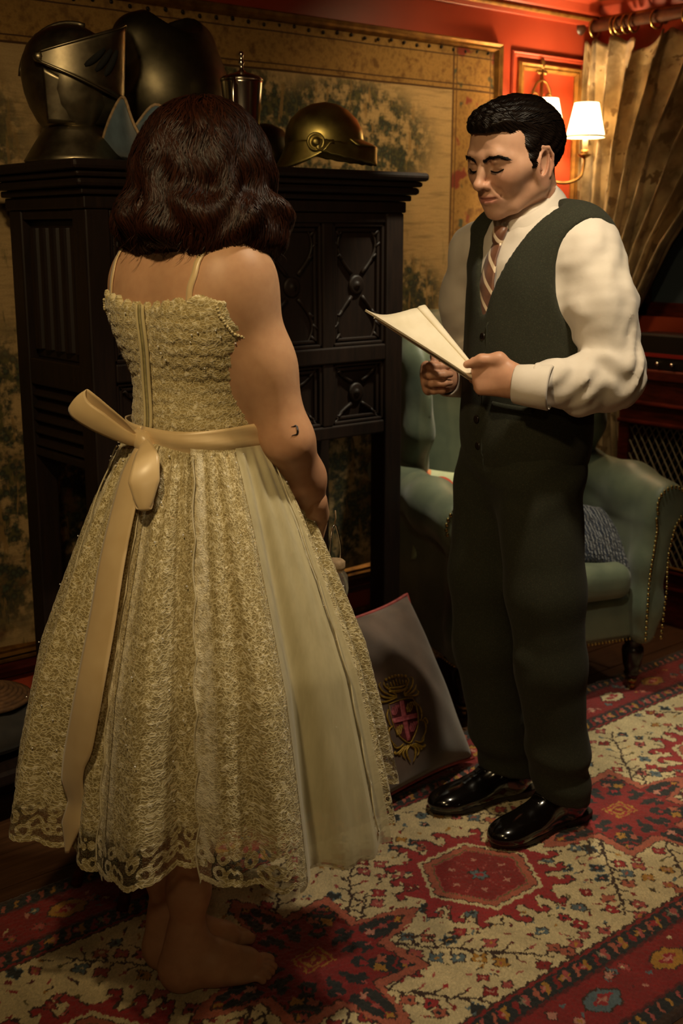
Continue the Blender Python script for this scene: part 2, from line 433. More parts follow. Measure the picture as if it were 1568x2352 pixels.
# ------------------------------------------------------------------ window, sill, radiator cover
t = NT('night_glass'); t.base(lin('#49545c')); t.set(Roughness=.06); t.b.inputs['Specular IOR Level'].default_value = .6
simple('black_paint', '#141210', None, 8, .35)
win = bpy.data.objects.new('window_1', None); COL.objects.link(win); tag(win, kind='structure')
MB().box((XB+.05, WIN_Y0, WIN_Z0), (XB+.06, WIN_Y1, WIN_Z1)).build('pane', MATS['night_glass'], win, smooth=False)
ym = (WIN_Y0+WIN_Y1)/2
for nm, lo, hi in (('window_frame', (XB+.03, WIN_Y0, WIN_Z0), (XB+.08, WIN_Y0+.05, WIN_Z1)), ('window_frame', (XB+.03, WIN_Y1-.05, WIN_Z0), (XB+.08, WIN_Y1, WIN_Z1)),
                   ('window_frame', (XB+.03, WIN_Y0, WIN_Z0), (XB+.08, WIN_Y1, WIN_Z0+.05)), ('window_frame', (XB+.03, WIN_Y0, WIN_Z1-.05), (XB+.08, WIN_Y1, WIN_Z1)),
                   ('mullion', (XB+.035, ym-.02, WIN_Z0), (XB+.075, ym+.02, WIN_Z1))):
    MB().box(lo, hi).build(nm, MATS['mahogany'], win, smooth=False, bevel=.004)
sill = MB().box((XB-.16, 1.2, .885), (XB+.05, 2.70, .925)).build('window_sill', MATS['mahogany'], smooth=False, bevel=.006)
sill.name = 'trim_6'; tag(sill, kind='structure')
rc = thing('radiator_cover', 'dark red radiator cover with a diamond lattice grille under the window', 'radiator cover', (XB-.075, 2.2, 0))
RY0, RY1, RX = -.98, .50, -.075
def rb(nm, lo, hi, m='mahogany', bev=.004): return MB().box(lo, hi).build(nm, MATS[m], rc, smooth=False, bevel=bev)
rb('top_rail', (RX, RY0, .72), (.07, RY1, .884)); rb('bottom_rail', (RX, RY0, 0), (.07, RY1, .215))
rb('stile', (RX, RY1-.045, .215), (.07, RY1, .72)); rb('stile', (RX, RY0, .215), (.07, RY0+.06, .72))
rb('back_panel', (.05, RY0+.06, .215), (.065, RY1-.045, .72), 'dark_gap', 0)
for nm, z, dz in (('moulding', .73, .018), ('moulding', .80, .02), ('moulding', .20, .02), ('moulding', .14, .018)):
    MB().tube([(RX-.002, RY0, z), (RX-.002, RY1, z)], dz/2, 8).build(nm, MATS['mahogany'], rc)
MB().tube([(RX-.004, RY0+.06, .218), (RX-.004, RY1-.045, .218)], .006, 6).build('gilt_bead', MATS['gilt'], rc)
simple('grille_metal', '#a59c86', '#857b66', 40, .45, .3)
z0, z1, y0, y1 = .215, .72, RY0+.06, RY1-.045
def clip_diag(c_, sgn):
    pts = []
    for z in (z0, z1):
        y = c_ + sgn*(z - z0)*.62
        pts.append((y, z))
    (ya, za), (yb, zb) = pts
    for lim, hi_ in ((y0, False), (y1, True)):
        for q in range(2):
            y, z = ((ya, za), (yb, zb))[q]
            if (y > lim) == hi_ and abs(yb-ya) > 1e-9:
                s_ = (lim - ya)/(yb - ya)
                if -1e-6 <= s_ <= 1+1e-6:
                    if q == 0: ya, za = lim, za + s_*(zb-za)
                    else: yb, zb = lim, za + s_*(zb-za)
                else: return None
    return (ya, za), (yb, zb)
cc = y0 - .34; dg = .030
while cc < y1 + .34:
    for sgn, xo in ((1, RX+.014), (-1, RX+.019)):
        q = clip_diag(cc, sgn)
        if q:
            (ya, za), (yb, zb) = q
            if abs(zb-za) > .02: MB().tube([(xo, ya, za), (xo, yb, zb)], .0042, 4, flat=.5).build('lattice_bar', MATS['grille_metal'], rc, smooth=False)
    cc += dg
# ------------------------------------------------------------------ tapestry
t = NT('tapestry_wool'); c = t.coord()
sep = t.n('ShaderNodeSeparateXYZ'); t.l(c, sep.inputs[0]); X, Z = sep.outputs[0], sep.outputs[2]
def sstep(v, a, b):
    x = t.n('ShaderNodeMapRange'); x.interpolation_type = 'SMOOTHSTEP'; t.l(v, x.inputs[0]); x.inputs[1].default_value = a; x.inputs[2].default_value = b; return x.outputs[0]
streak = t.noise(t.mapping(c, (2, 1, 22)), 3, 4, .6)
ground = t.ramp(streak, [(.3, lin('#a3865a')), (.5, lin('#d2b07a')), (.72, lin('#bd9d6a'))])
low = t.noise(t.mapping(c, (14, 1, 3)), 3, 5, .65)
lowm = t.math('MULTIPLY', sstep(low, .56, .68), sstep(Z, 1.50, 1.30))
ground = t.mix(t.math('MULTIPLY', lowm, .7), ground, lin('#5d5a36'))
def blob(cx, cz, rx, rz):
    a = t.math('DIVIDE', t.math('SUBTRACT', X, cx), rx); b = t.math('DIVIDE', t.math('SUBTRACT', Z, cz), rz)
    r = t.math('ADD', t.math('MULTIPLY', a, a), t.math('MULTIPLY', b, b)); return sstep(r, 1.25, .45)
bl = t.math('MAXIMUM', blob(2.52, 1.68, .40, .21), t.math('MAXIMUM', blob(1.05, 1.62, .42, .30), blob(2.05, 1.74, .35, .16)))
bl = t.math('MAXIMUM', bl, t.math('MAXIMUM', blob(1.7, .75, .5, .35), blob(2.75, 1.2, .22, .14)))
bl = t.math('MAXIMUM', bl, t.math('MAXIMUM', blob(2.50, .60, .32, .36), blob(1.25, .75, .4, .45)))
leafn = t.noise(c, 26, 5, .6); clump = t.noise(c, 7, 3)
leafm = t.math('MULTIPLY', bl, sstep(t.math('ADD', leafn, t.math('MULTIPLY', clump, .5)), .62, .80))
leafc = t.ramp(t.voro(c, 55), [(.1, lin('#4a5a44')), (.45, lin('#26302a')), (.8, lin('#5c5a34'))])
lowr = t.math('MULTIPLY', sstep(Z, 1.0, .7), sstep(t.noise(c, 9, 4), .46, .60)); ground = t.mix(t.math('MULTIPLY', lowr, .85), ground, t.ramp(t.noise(c, 30, 3), [(.35, lin('#5a2c18')), (.65, lin('#6e5a30'))]))
col = t.mix(leafm, ground, leafc)
trunk = t.math('MULTIPLY', bl, sstep(t.noise(t.mapping(c, (20, 1, 4)), 2.5, 3), .60, .66))
col = t.mix(t.math('MULTIPLY', trunk, .8), col, lin('#a3814c'))
# borders: the top band and the right band carry mottled scrollwork
bt = t.math('MAXIMUM', sstep(Z, 1.862, 1.870), sstep(X, 2.985, 2.992))
scroll = t.noise(c, 30, 4, .6)
bc = t.ramp(scroll, [(.32, lin('#7a5424')), (.5, lin('#b58a48')), (.68, lin('#8a6430'))])
red = t.math('MULTIPLY', sstep(t.noise(c, 13, 2), .60, .66), sstep(X, 2.985, 2.99)); bc = t.mix(red, bc, lin('#8c3326'))
grn = t.math('MULTIPLY', sstep(t.noise(t.mapping(c, (1, 1, 1), (3, 0, 1)), 16, 2), .60, .66), sstep(X, 2.985, 2.99)); bc = t.mix(grn, bc, lin('#4a5340'))
col = t.mix(bt, col, bc)
for z_, w_ in ((1.868, .006), (1.885, .004), (1.975, .004)):
    ln = t.math('LESS_THAN', t.math('ABSOLUTE', t.math('SUBTRACT', Z, z_)), w_/2); col = t.mix(ln, col, lin('#4c2e12'))
for x_, w_ in ((2.99, .007), (3.005, .004), (3.17, .005)):
    ln = t.math('LESS_THAN', t.math('ABSOLUTE', t.math('SUBTRACT', X, x_)), w_/2); col = t.mix(ln, col, lin('#5a3816'))
t.base(t.mix(t.math('MULTIPLY', t.noise(t.mapping(c, (160, 1, 600)), 1, 2), .5), col, lin('#4c3a20')))
t.set(Roughness=.95); t.bump(t.noise(t.mapping(c, (200, 1, 500)), 1, 2), .5, .001)
tp = thing('tapestry', 'large faded tan verdure tapestry framed in gilt on the back wall', 'tapestry', (0, 0, 0))
us = np.linspace(.05, 3.19, 120); zs = np.linspace(.268, 2.0, 60)
P = np.array([[(u, YA - .012 - .003*math.sin(u*9+z*3) - .002*math.sin(u*23), z) for u in us] for z in zs])
MB().grid(P).build('woven_cloth', MATS['tapestry_wool'], tp, solid=.004)
fr = frame('f', .02, 3.222, .262, 2.032, .032, .03, MATS['gilt'], parent=tp)
simple('iron_tack', '#2a2018', None, 10, .4, .6)
tk = MB().sphere((0, 0, 0), (.006, .005, .006), 8, 5).mesh('tack'); tk.materials.append(MATS['iron_tack'])
for i in range(56): obj('tack', tk, None, tp, (.10 + i*.0555, YA-.0175, 1.992 - .003*math.sin(i*1.7)))

# ------------------------------------------------------------------ rug, knot by knot
H_ = .0036; RX0, RX1, RY0_, RY1_ = .15, 3.46, 1.075, 2.235
nx, ny = int((RX1-RX0)/H_), int((RY1_-RY0_)/H_)
gx = RX0 + H_*np.arange(nx); gy = RY0_ + H_*np.arange(ny)
GX, GY = np.meshgrid(gx, gy, indexing='ij')
WX = GX + .0022*np.sin(GY*210+np.sin(GX*90)*2) + .0015*np.sin(GX*330+GY*170); WY = GY + .0022*np.sin(GX*190+np.sin(GY*120)*2)
C_ = dict(cream='#dac79a', red='#8c1a1c', crim='#a3262c', navy='#1d2326', salm='#b4604a', gold='#b5822f', blue='#5c6f76', rose='#b0504c', line='#3b2418', pink='#c98a78', maroon='#5e1518', grey='#7d7a66', olive='#6d6134')
C_ = {k: np.array(lin(v)) for k, v in C_.items()}
IMG = np.zeros((nx, ny, 3)); IMG[:] = C_['cream']
def sub(x0, x1, y0, y1):
    i0, i1 = max(0, int((x0-RX0)/H_)), min(nx, int((x1-RX0)/H_)+2); j0, j1 = max(0, int((y0-RY0_)/H_)), min(ny, int((y1-RY0_)/H_)+2)
    return slice(i0, max(i0, i1)), slice(j0, max(j0, j1))
def poly(pts, col):
    P = np.array(pts); S = sub(P[:, 0].min()-.01, P[:, 0].max()+.01, P[:, 1].min()-.01, P[:, 1].max()+.01)
    x, y = WX[S], WY[S]; ins = np.zeros(x.shape, bool); n = len(P)
    for a in range(n):
        (xa, ya), (xb, yb) = P[a], P[(a+1) % n]
        if ya == yb: continue
        ins ^= ((ya > y) != (yb > y)) & (x < (xb-xa)*(y-ya)/(yb-ya) + xa)
    IMG[S][ins] = C_[col]
def line(a, b, w_, col):
    a = np.array(a); b = np.array(b); S = sub(min(a[0], b[0])-w_-.008, max(a[0], b[0])+w_+.008, min(a[1], b[1])-w_-.008, max(a[1], b[1])+w_+.008)
    x, y = WX[S]-a[0], WY[S]-a[1]; d = b-a; tt = np.clip((x*d[0]+y*d[1])/(d@d+1e-12), 0, 1)
    IMG[S][(x-tt*d[0])**2 + (y-tt*d[1])**2 < (w_/2)**2] = C_[col]
def disc(c, r, col, sq=0.0, k=0):
    S = sub(c[0]-r*1.5, c[0]+r*1.5, c[1]-r*1.5, c[1]+r*1.5); x, y = WX[S]-c[0], WY[S]-c[1]
    a = np.arctan2(y, x); IMG[S][np.hypot(x, y) < r*(1 + sq*np.cos(k*a))] = C_[col]
rr = random.Random(5)
def flower(c, r=.015, col=None):
    col = col or rr.choice(['red', 'crim', 'rose', 'blue', 'navy', 'gold', 'salm', 'rose', 'red'])
    disc(c, r*1.12, 'line' if col != 'navy' else 'blue', .22, 4 if rr.random() < .7 else 5); disc(c, r*.94, col, .22, 4)
    disc(c, r*.33, rr.choice(['pink', 'cream', 'gold', 'salm', 'navy']))
def leaf(c, ang, L=.012, col=None):
    col = col or rr.choice(['red', 'rose', 'blue', 'olive', 'gold', 'crim', 'maroon'])
    d = np.array((math.cos(ang), math.sin(ang))); n = np.array((-d[1], d[0])); c = np.array(c)
    poly([c-d*L, c+n*L*.42, c+d*L, c-n*L*.42], col)
FY0, FY1, FYC = 1.318, 1.992, 1.648
PER = .972
stars = [1.303 + PER*k for k in (-1, 0, 1, 2)]; hexs = [1.787 + PER*k for k in (-2, -1, 0, 1)]
# scattered flowers and stems on the cream field
taken = []
def free(p, d): return all((p[0]-q[0])**2 + (p[1]-q[1])**2 > d*d for q in taken)
for cx in stars:
    for sx in (-1, 1):
        for sy in (-1, 1):
            for a, b in (((.14, .05), (.37, .305)), ((.03, .15), (.17, .325)), ((.16, .03), (.235, .105))):
                A = np.array((cx+sx*a[0], FYC+sy*a[1])); B = np.array((cx+sx*b[0], FYC+sy*b[1])); d = (B-A)/np.linalg.norm(B-A); n = np.array((-d[1], d[0])); L = np.linalg.norm(B-A)
                for q in range(8): line(A+d*L*q/8 + n*.003*math.sin(q*2.1), A+d*L*(q+1)/8 + n*.003*math.sin((q+1)*2.1), .006, 'line')
                s_ = .03; side = 1
                while s_ < L:
                    p = A+d*s_; e = p + d*.022 + n*side*(.024 + .012*rr.random())
                    line(p, e, .0045, 'line'); side = -side; s_ += .021
                    if free(e, .02):
                        taken.append(tuple(e)); (flower(e, .0150) if rr.random() < .55 else leaf(e, math.atan2(*(e-p)[::-1]), .011))
                taken += [tuple(A+d*L*k/10) for k in range(11)]
for _ in range(4200):
    p = (rr.uniform(RX0+.02, RX1-.02), rr.uniform(FY0+.015, FY1-.015))
    if free(p, .0275):
        taken.append(p); k = rr.random()
        if k < .42: flower(p, rr.uniform(.011, .0165))
        elif k < .9:
            a = rr.uniform(0, 6.3); leaf(p, a, rr.uniform(.008, .013))
            if k < .6: line(p, (p[0]+.02*math.cos(a), p[1]+.02*math.sin(a)), .004, 'line')
        else:
            for q in range(4): disc((p[0]+.008*math.cos(q*1.57), p[1]+.008*math.sin(q*1.57)), .0042, rr.choice(['red', 'line', 'blue']))
# hooked hexagon medallions
def hexa(c, ru, rv): return [(c[0]+ru*math.cos(a)*(1.0), c[1]+rv*math.sin(a)*1.12) for a in [k*math.pi/3 for k in range(6)]]
for cx in hexs:
    c = (cx, FYC+.004)
    hp = hexa(c, .170, .146)
    poly(hexa(c, .172, .149), 'cream')
    for k in range(6):
        A = np.array(hp[k]); B = np.array(hp[(k+1) % 6]); d = (B-A)/np.linalg.norm(B-A); n = np.array((d[1], -d[0]))
        for q in range(3):
            p = A + (B-A)*(q+.5)/3
            for wd, col in ((.0042, 'line'), (.0, 'crim')):
                g = wd
                poly([p-d*(.018+g), p+n*(.040+g)-d*(.014+g), p+n*(.056+g)-d*.003, p+n*(.050+g)+d*(.014+g), p+n*(.036-g)+d*(.012+g), p+n*(.037)-d*(.001), p+n*.024+d*.006, p+d*(.018+g)], col)
    poly(hp, 'crim')
    for k in range(6):
        A = np.array(hexa(c, .142, .122)[k]); B = np.array(hexa(c, .142, .122)[(k+1) % 6])
        for q in range(12): line(A+(B-A)*q/12, A+(B-A)*(q+.5)/12, .010, 'cream')
    poly(hexa(c, .137, .117), 'line'); poly(hexa(c, .134, .114), 'salm'); poly(hexa(c, .115, .098), 'olive'); poly(hexa(c, .111, .094), 'rose')
    poly(hexa(c, .108, .091), 'red')
    for k in range(6):
        a = k*math.pi/3 + .5
        for q in range(3, 9): disc((c[0]+.0105*q*math.cos(a), c[1]+.009*q*math.sin(a)), .0028, 'rose')
        disc((c[0]+.07*math.cos(a+.5), c[1]+.06*math.sin(a+.5)), .006, 'pink', .4, 4)
    disc(c, .021, 'line', .25, 6); disc(c, .017, 'blue', .25, 6); disc(c, .007, 'crim')
# star medallions
def star(c, s):
    pts = []
    q = [(.275, 0), (.245, .024), (.150, .046), (.158, .158), (.046, .150), (.024, .235)]
    for k in range(4):
        a = k*math.pi/2
        for (u, v) in (q if True else []):
            pts.append((c[0] + s*(u*math.cos(a) - v*math.sin(a)), c[1] + s*(u*math.sin(a) + v*math.cos(a))*.98))
    return pts
def rot4(c, P, col, s=1):
    for k in range(4):
        for m in (1, -1):
            a = k*math.pi/2; poly([(c[0]+s*(u*math.cos(a)-m*v*math.sin(a)), c[1]+s*(u*math.sin(a)+m*v*math.cos(a))) for u, v in P], col)
for cx in stars:
    c = (cx, FYC-.008)
    poly(star(c, 1.06), 'line'); poly(star(c, 1.04), 'salm'); poly(star(c, .90), 'line'); poly(star(c, .87), 'red')
    rot4(c, [(.06, .012), (.10, .006), (.125, .02), (.115, .05), (.09, .045), (.095, .03), (.07, .028)], 'navy')
    rot4(c, [(.052, .05), (.075, .045), (.085, .07), (.12, .075), (.138, .10), (.11, .112), (.08, .09)], 'navy')
    rot4(c, [(.112, .118), (.135, .108), (.142, .142)], 'navy')
    rot4(c, [(.135, .006), (.165, .004), (.215, .002), (.225, .018), (.16, .030), (.138, .026)], 'navy')
    for k in range(4):
        a = k*math.pi/2
        for u, v, col, r_ in ((.15, 0, 'pink', .010), (.185, 0, 'rose', .008), (.225, 0, 'gold', .007), (.105, .085, 'gold', .012), (.105, -.085, 'salm', .011), (.13, .125, 'gold', .007), (.13, -.125, 'rose', .008), (.10, .0, 'crim', .008), (.118, .03, 'rose', .005), (.118, -.03, 'rose', .005), (.07, .07, 'crim', .007)):
            disc((c[0]+u*math.cos(a)-v*math.sin(a), c[1]+u*math.sin(a)+v*math.cos(a)), r_, col, .3, 4)
    for s_, col in ((.036, 'gold'), (.031, 'crim'), (.024, 'gold'), (.017, 'red'), (.008, 'gold')):
        poly([(c[0]-s_, c[1]-s_*.8), (c[0]+s_, c[1]-s_*.8), (c[0]+s_, c[1]+s_*.8), (c[0]-s_, c[1]+s_*.8)], col)
# borders, mirrored on both long sides and the far end
def band(y0, y1, col):
    S = sub(RX0, RX1, min(y0, y1), max(y0, y1)); m = (WY[S] > min(y0, y1)) & (WY[S] < max(y0, y1)); IMG[S][m] = C_[col]
for edge, sg in ((FY0, -1), (FY1, 1)):
    e = lambda d: edge + sg*d
    band(e(0), e(.4), 'maroon'); band(e(0), e(.006), 'line'); band(e(.006), e(.012), 'red'); band(e(.012), e(.058), 'navy'); band(e(.058), e(.066), 'maroon')
    band(e(.066), e(.185), 'red'); band(e(.185), e(.192), 'maroon'); band(e(.192), e(.226), 'navy'); band(e(.226), e(.3), 'line')
    x = RX0; k = 0
    while x < RX1:
        cy = e(.035); poly([(x, cy-.016), (x+.009, cy-.016), (x+.028, cy+.016), (x+.017, cy+.016)], ['salm', 'gold', 'red', 'rose'][k % 4])
        if k % 2 == 0: disc((x+.036, cy), .011, ['rose', 'gold', 'crim', 'grey'][(k//2) % 4], .3, 4); disc((x+.036, cy), .0045, 'pink')
        cy = e(.209); poly([(x, cy-.012), (x+.008, cy-.012), (x+.020, cy+.012), (x+.012, cy+.012)], ['gold', 'rose', 'salm'][k % 3])
        x += .029; k += 1
    x = RX0 + .05; k = 0
    while x < RX1:
        cy = e(.125)
        col = ['gold', 'cream', 'gold', 'blue'][k % 4]
        poly([(x-.052, cy), (x-.02, cy-.032), (x+.024, cy-.03), (x+.052, cy), (x+.02, cy+.032), (x-.024, cy+.03)], 'line')
        poly([(x-.048, cy), (x-.02, cy-.028), (x+.022, cy-.026), (x+.048, cy), (x+.02, cy+.028), (x-.022, cy+.026)], col)
        poly([(x-.03, cy), (x-.01, cy-.015), (x+.03, cy), (x+.01, cy+.015)], 'crim'); disc((x, cy), .008, 'pink', .4, 4)
        for q in range(7):
            p = (x+.10+rr.uniform(-.05, .05), cy+rr.uniform(-.048, .048)); (flower(p, .011, rr.choice(['blue', 'pink', 'rose', 'navy', 'salm'])) if q < 3 else leaf(p, rr.uniform(0, 6), .010, rr.choice(['gold', 'cream', 'blue', 'pink', 'maroon'])))
        x += .205; k += 1
IMG *= (1 + .10*RNG.normal(size=(nx, ny, 1))).clip(.7, 1.3)
IMG *= (1 + .07*np.sin(GX*70 + 2*np.sin(GY*9)))[..., None]
ZR = .009 + .0010*RNG.normal(size=(nx, ny)) + .0012*np.sin(GX*3.1)*np.sin(GY*5)
idx = np.arange(nx*ny).reshape(nx, ny)
F = np.stack([idx[:-1, :-1], idx[1:, :-1], idx[1:, 1:], idx[:-1, 1:]], -1).reshape(-1, 4)
ZR[0, :] = ZR[-1, :] = 0.001; ZR[:, 0] = ZR[:, -1] = .001
me = new_mesh('rug', np.stack([GX, GY, ZR], -1).reshape(-1, 3), F, True, IMG.reshape(-1, 3))
t = NT('rug_wool'); a = t.n('ShaderNodeVertexColor', layer_name='Col'); c = t.coord()
t.base(t.mix(t.ramp(t.noise(c, 900, 2), [(.3, .0), (.7, .35)]), a.outputs[0], lin('#1e120c')))
t.set(Roughness=.9, Sheen_Weight=.25); t.bump(t.noise(c, 700, 2), .5, .002)
rug = obj('rug', me, t.m); tag(rug, 'patterned wool rug with star and hexagon medallions under both people', 'rug')
# ------------------------------------------------------------------ carved oak cupboard
OAK = MATS['dark_oak']
cb = thing('cupboard', 'tall dark carved oak cupboard on posts against the tapestry wall', 'cupboard', (1.775, 2.61, 0))
def cbx(nm, lo, hi, bev=.004, par=None, m=None):
    o = MB().box([lo[0]-1.775, lo[1]-2.61, lo[2]], [hi[0]-1.775, hi[1]-2.61, hi[2]]).build(nm, m or OAK, par or cb, smooth=False, bevel=bev); return o
CX0, CX1, CY0, CY1 = 1.30, 2.25, 2.42, 2.80
for ov, z0, z1, nm in ((.048, 1.533, 1.555, 'cornice_top'), (.036, 1.518, 1.532, 'cornice_moulding'), (.03, 1.498, 1.517, 'cornice_moulding'), (.014, 1.482, 1.497, 'cornice_moulding'), (.004, 1.452, 1.481, 'frieze')):
    cbx(nm, (CX0-ov, CY0-ov, z0), (CX1+ov, CY1+.01, z1), .0085 if ov > .02 else .004)
PW = .062
for x in (CX0, CX1-PW):
    for y in (CY0, CY1-PW): cbx('post', (x, y, 0), (x+PW, y+PW, 1.452), .005)
def rail(nm, x0, x1, z0, z1, dy=.004): return cbx(nm, (x0, CY0+dy, z0), (x1, CY0+.05, z1))
rail('rail', CX0+PW, CX1-PW, 1.425, 1.452); rail('rail', CX0+PW, CX1-PW, 1.065, 1.108, 0); rail('rail', CX0+PW, CX1-PW, .865, .90)
npan = 4; pw = (CX1-CX0-2*PW - 3*.035)/npan
def relief(par, cx, cz, w_, h_, y):
    m = MB(); cx -= 1.775; y -= 2.61
    m.lathe([(.026, 0), (.026, -.004), (.02, -.008), (.012, -.005), (.008, -.011), (.0005, -.013)], (cx, y, cz), 14, axis='y')
    for s in (-1, 1):
        for u in (-1, 1):
            P = [(cx + s*(.02 + .5*w_*.75*q)*math.cos(q*1.3*0), y-.004, cz + u*(.018 + h_*.42*q)) for q in np.linspace(0, 1, 7)]
            P = [(cx + s*(.018 + .26*w_*math.sin(q*2.6)), y-.003, cz + u*(.03 + h_*.38*q)) for q in np.linspace(0, 1, 12)]
            m.tube(P, np.linspace(.006, .003, 12), 6)
            for q in (.3, .55, .8):
                c0 = (cx + s*(.018 + .26*w_*math.sin(q*2.6)), y-.003, cz + u*(.03 + h_*.38*q))
                m.tube([c0, (c0[0]+s*.012, y-.006, c0[2]+u*.012), (c0[0]+s*.02, y-.002, c0[2]+u*.006)], [.005, .0045, .001], 6)
    m.build('carving', OAK, par)
def panel(x0, x1, z0, z1, carve=True):
    p = cbx('panel', (x0, CY0+.022, z0), (x1, CY0+.04, z1), .003)
    for k, (i_, dy) in enumerate(((.0, .008), (.012, .014))):
        for lo, hi in (((x0+i_, CY0+dy, z0+i_), (x1-i_, CY0+.024, z0+i_+.010)), ((x0+i_, CY0+dy, z1-i_-.010), (x1-i_, CY0+.024, z1-i_)),
                       ((x0+i_, CY0+dy, z0+i_), (x0+i_+.010, CY0+.024, z1-i_)), ((x1-i_-.010, CY0+dy, z0+i_), (x1-i_, CY0+.024, z1-i_))):
            cbx('panel_bead', lo, hi, .003, p)
    if carve: relief(p, (x0+x1)/2, (z0+z1)/2, x1-x0, z1-z0, CY0+.022)
for k in range(npan):
    x0 = CX0 + PW + k*(pw+.035)
    panel(x0, x0+pw, 1.108, 1.425); panel(x0, x0+pw, .90, 1.065)
    if k < npan-1: rail('stile', x0+pw, x0+pw+.035, .90, 1.425)
# left side: linenfold panel, rail and louvre slats
cbx('side_rail', (CX0+.004, CY0+PW, 1.43), (CX0+.05, CY1-PW, 1.452)); cbx('side_rail', (CX0+.002, CY0+PW, 1.04), (CX0+.05, CY1-PW, 1.105)); cbx('side_rail', (CX0+.004, CY0+PW, .862), (CX0+.05, CY1-PW, .882))
sp = cbx('side_panel', (CX0+.024, CY0+PW, 1.105), (CX0+.04, CY1-PW, 1.43))
n_f = 5; fw_ = (CY1-CY0-2*PW)/n_f
for k in range(n_f):
    y0 = CY0 + PW + k*fw_ - 2.61
    prof = [(CX0+.026-1.775 - .016*abs(math.sin(math.pi*q))**.6, y0 + .004 + (fw_-.008)*q) for q in np.linspace(0, 1, 9)]
    prof = [(CX0+.03-1.775, y0+.004)] + prof + [(CX0+.03-1.775, y0+fw_-.004)]
    MB().extrude(prof, 1.125, 1.412).build('linen_fold', OAK, sp, smooth=False, bevel=.003)
for k in range(5):
    z = .888 + k*.031
    V = [(CX0+.004, 0, z+.002), (CX0+.012, 0, z-.004), (CX0+.040, 0, z+.026), (CX0+.032, 0, z+.034)]
    a = [(x-1.775, CY0+PW-2.61, zz) for x, _, zz in V] + [(x-1.775, CY1-PW-2.61, zz) for x, _, zz in V]
    MB().put(a, [(0, 1, 2, 3), (7, 6, 5, 4), (0, 4, 5, 1), (1, 5, 6, 2), (2, 6, 7, 3), (3, 7, 4, 0)]).build('slat', OAK, cb, smooth=False, bevel=.003)
cbx('side_panel', (CX1-.04, CY0+PW, .88), (CX1-.02, CY1-PW, 1.452)); cbx('back_panel', (CX0+PW, CY1-.03, .88), (CX1-PW, CY1-.015, 1.452)); cbx('bottom_board', (CX0+.03, CY0+.03, .862), (CX1-.03, CY1-.01, .88))
cbx('stretcher', (CX0+.015, CY0+PW, .07), (CX0+.047, CY1-PW, .12)); cbx('stretcher', (CX1-.047, CY0+PW, .07), (CX1-.015, CY1-PW, .12)); cbx('stretcher', (CX0+PW, CY1-.047, .07), (CX1-PW, CY1-.015, .12))
ZT = 1.5555
# ------------------------------------------------------------------ arms and armour on the cupboard
t = NT('aged_steel'); c = t.coord()
t.base(t.ramp(t.noise(c, 14, 5, .6), [(.3, lin('#9a8f74')), (.7, lin('#6e6350'))])); t.set(Metallic=1.0, Roughness=t.ramp(t.noise(c, 30, 4), [(.3, .32), (.75, .46)]))
t = NT('dark_steel'); c = t.coord()
t.base(t.ramp(t.noise(c, 14, 5, .6), [(.3, lin('#6e6650')), (.7, lin('#4c4638'))])); t.set(Metallic=1.0, Roughness=.42)
t = NT('brass'); c = t.coord()
t.base(t.ramp(t.noise(c, 18, 5, .6), [(.3, lin('#d0be74')), (.7, lin('#a89654'))])); t.set(Metallic=1.0, Roughness=t.ramp(t.noise(c, 24, 4), [(.3, .34), (.75, .48)]))
t = NT('silver'); t.base(lin('#e2d8c8')); t.set(Metallic=1.0, Roughness=.2)
simple('black_void', '#050403', None, 4, .9)
hl = thing('close_helmet', 'steel knight helmet with a slotted pointed visor at the left end of the cupboard', 'helmet', (1.372, 2.582, ZT), R(-46)); hl.scale = (1.02,)*3
def loft(rows, seg=48):
    """rows: (z, a_front, a_back, b, point)"""
    th = np.arange(seg)*2*math.pi/seg; P = []
    for z, af, ab, b, pt in rows:
        c_, s_ = np.cos(th), np.sin(th); rad = np.abs(c_)
        x = np.where(c_ > 0, af*c_, ab*c_); y = b*s_
        y = np.where(c_ > 0, y*(1-pt) + pt*b*np.sign(s_)*(1-np.abs(c_)), y)
        P.append(np.stack([x, y, np.full(seg, z)], 1))
    return np.array(P)
G = loft([(0, .112, .112, .108, 0), (.004, .115, .115, .110, 0), (.012, .110, .110, .105, 0), (.04, .092, .092, .088, 0), (.066, .074, .074, .070, 0), (.074, .072, .072, .068, 0), (.078, .064, .064, .06, 0)])
MB().grid(G, True).build('gorget', MATS['aged_steel'], hl)
S = loft([(.070, .060, .066, .058, 0), (.09, .072, .082, .070, .1), (.12, .088, .098, .080, .2), (.15, .094, .108, .087, .2), (.185, .096, .114, .090, .15), (.22, .092, .111, .087, .1), (.25, .080, .098, .076, 0), (.272, .060, .078, .058, 0), (.287, .034, .048, .034, 0), (.293, .004, .006, .004, 0)])
MB().grid(S, True).build('skull', MATS['aged_steel'], hl)
MB().tube([(-.118*math.cos(a)*.98 - .004, 0, .175+.122*math.sin(a)) for a in np.linspace(.1, 1.9, 16)], .005, 6).build('comb', MATS['aged_steel'], hl)
def vis_pt(u, v, off=0.0):
    """u in [-1,1] from pivot to pivot round the prow, v from the lower to the upper edge"""
    q = abs(u); x = .118 - .158*q**1.4; y = math.copysign((.104+off)*math.sin(q*math.pi/2)**.85, u)
    zl, zh = .128 + .078*q**1.1, .290 - .068*q**.9
    z = zl + (zh-zl)*v; lean = .010*(v-.5)*(1-q)
    return np.array((x + lean + off*(1-q), y, z))
MB().grid([[vis_pt(u, v) for u in np.linspace(-1, 1, 41)] for v in np.linspace(0, 1, 12)]).build('visor', MATS['aged_steel'], hl, solid=.004)
for v in (0, 1): MB().tube([vis_pt(u, v, .002) for u in np.linspace(-1, 1, 41)], .0032, 6).build('visor_rim', MATS['aged_steel'], hl)
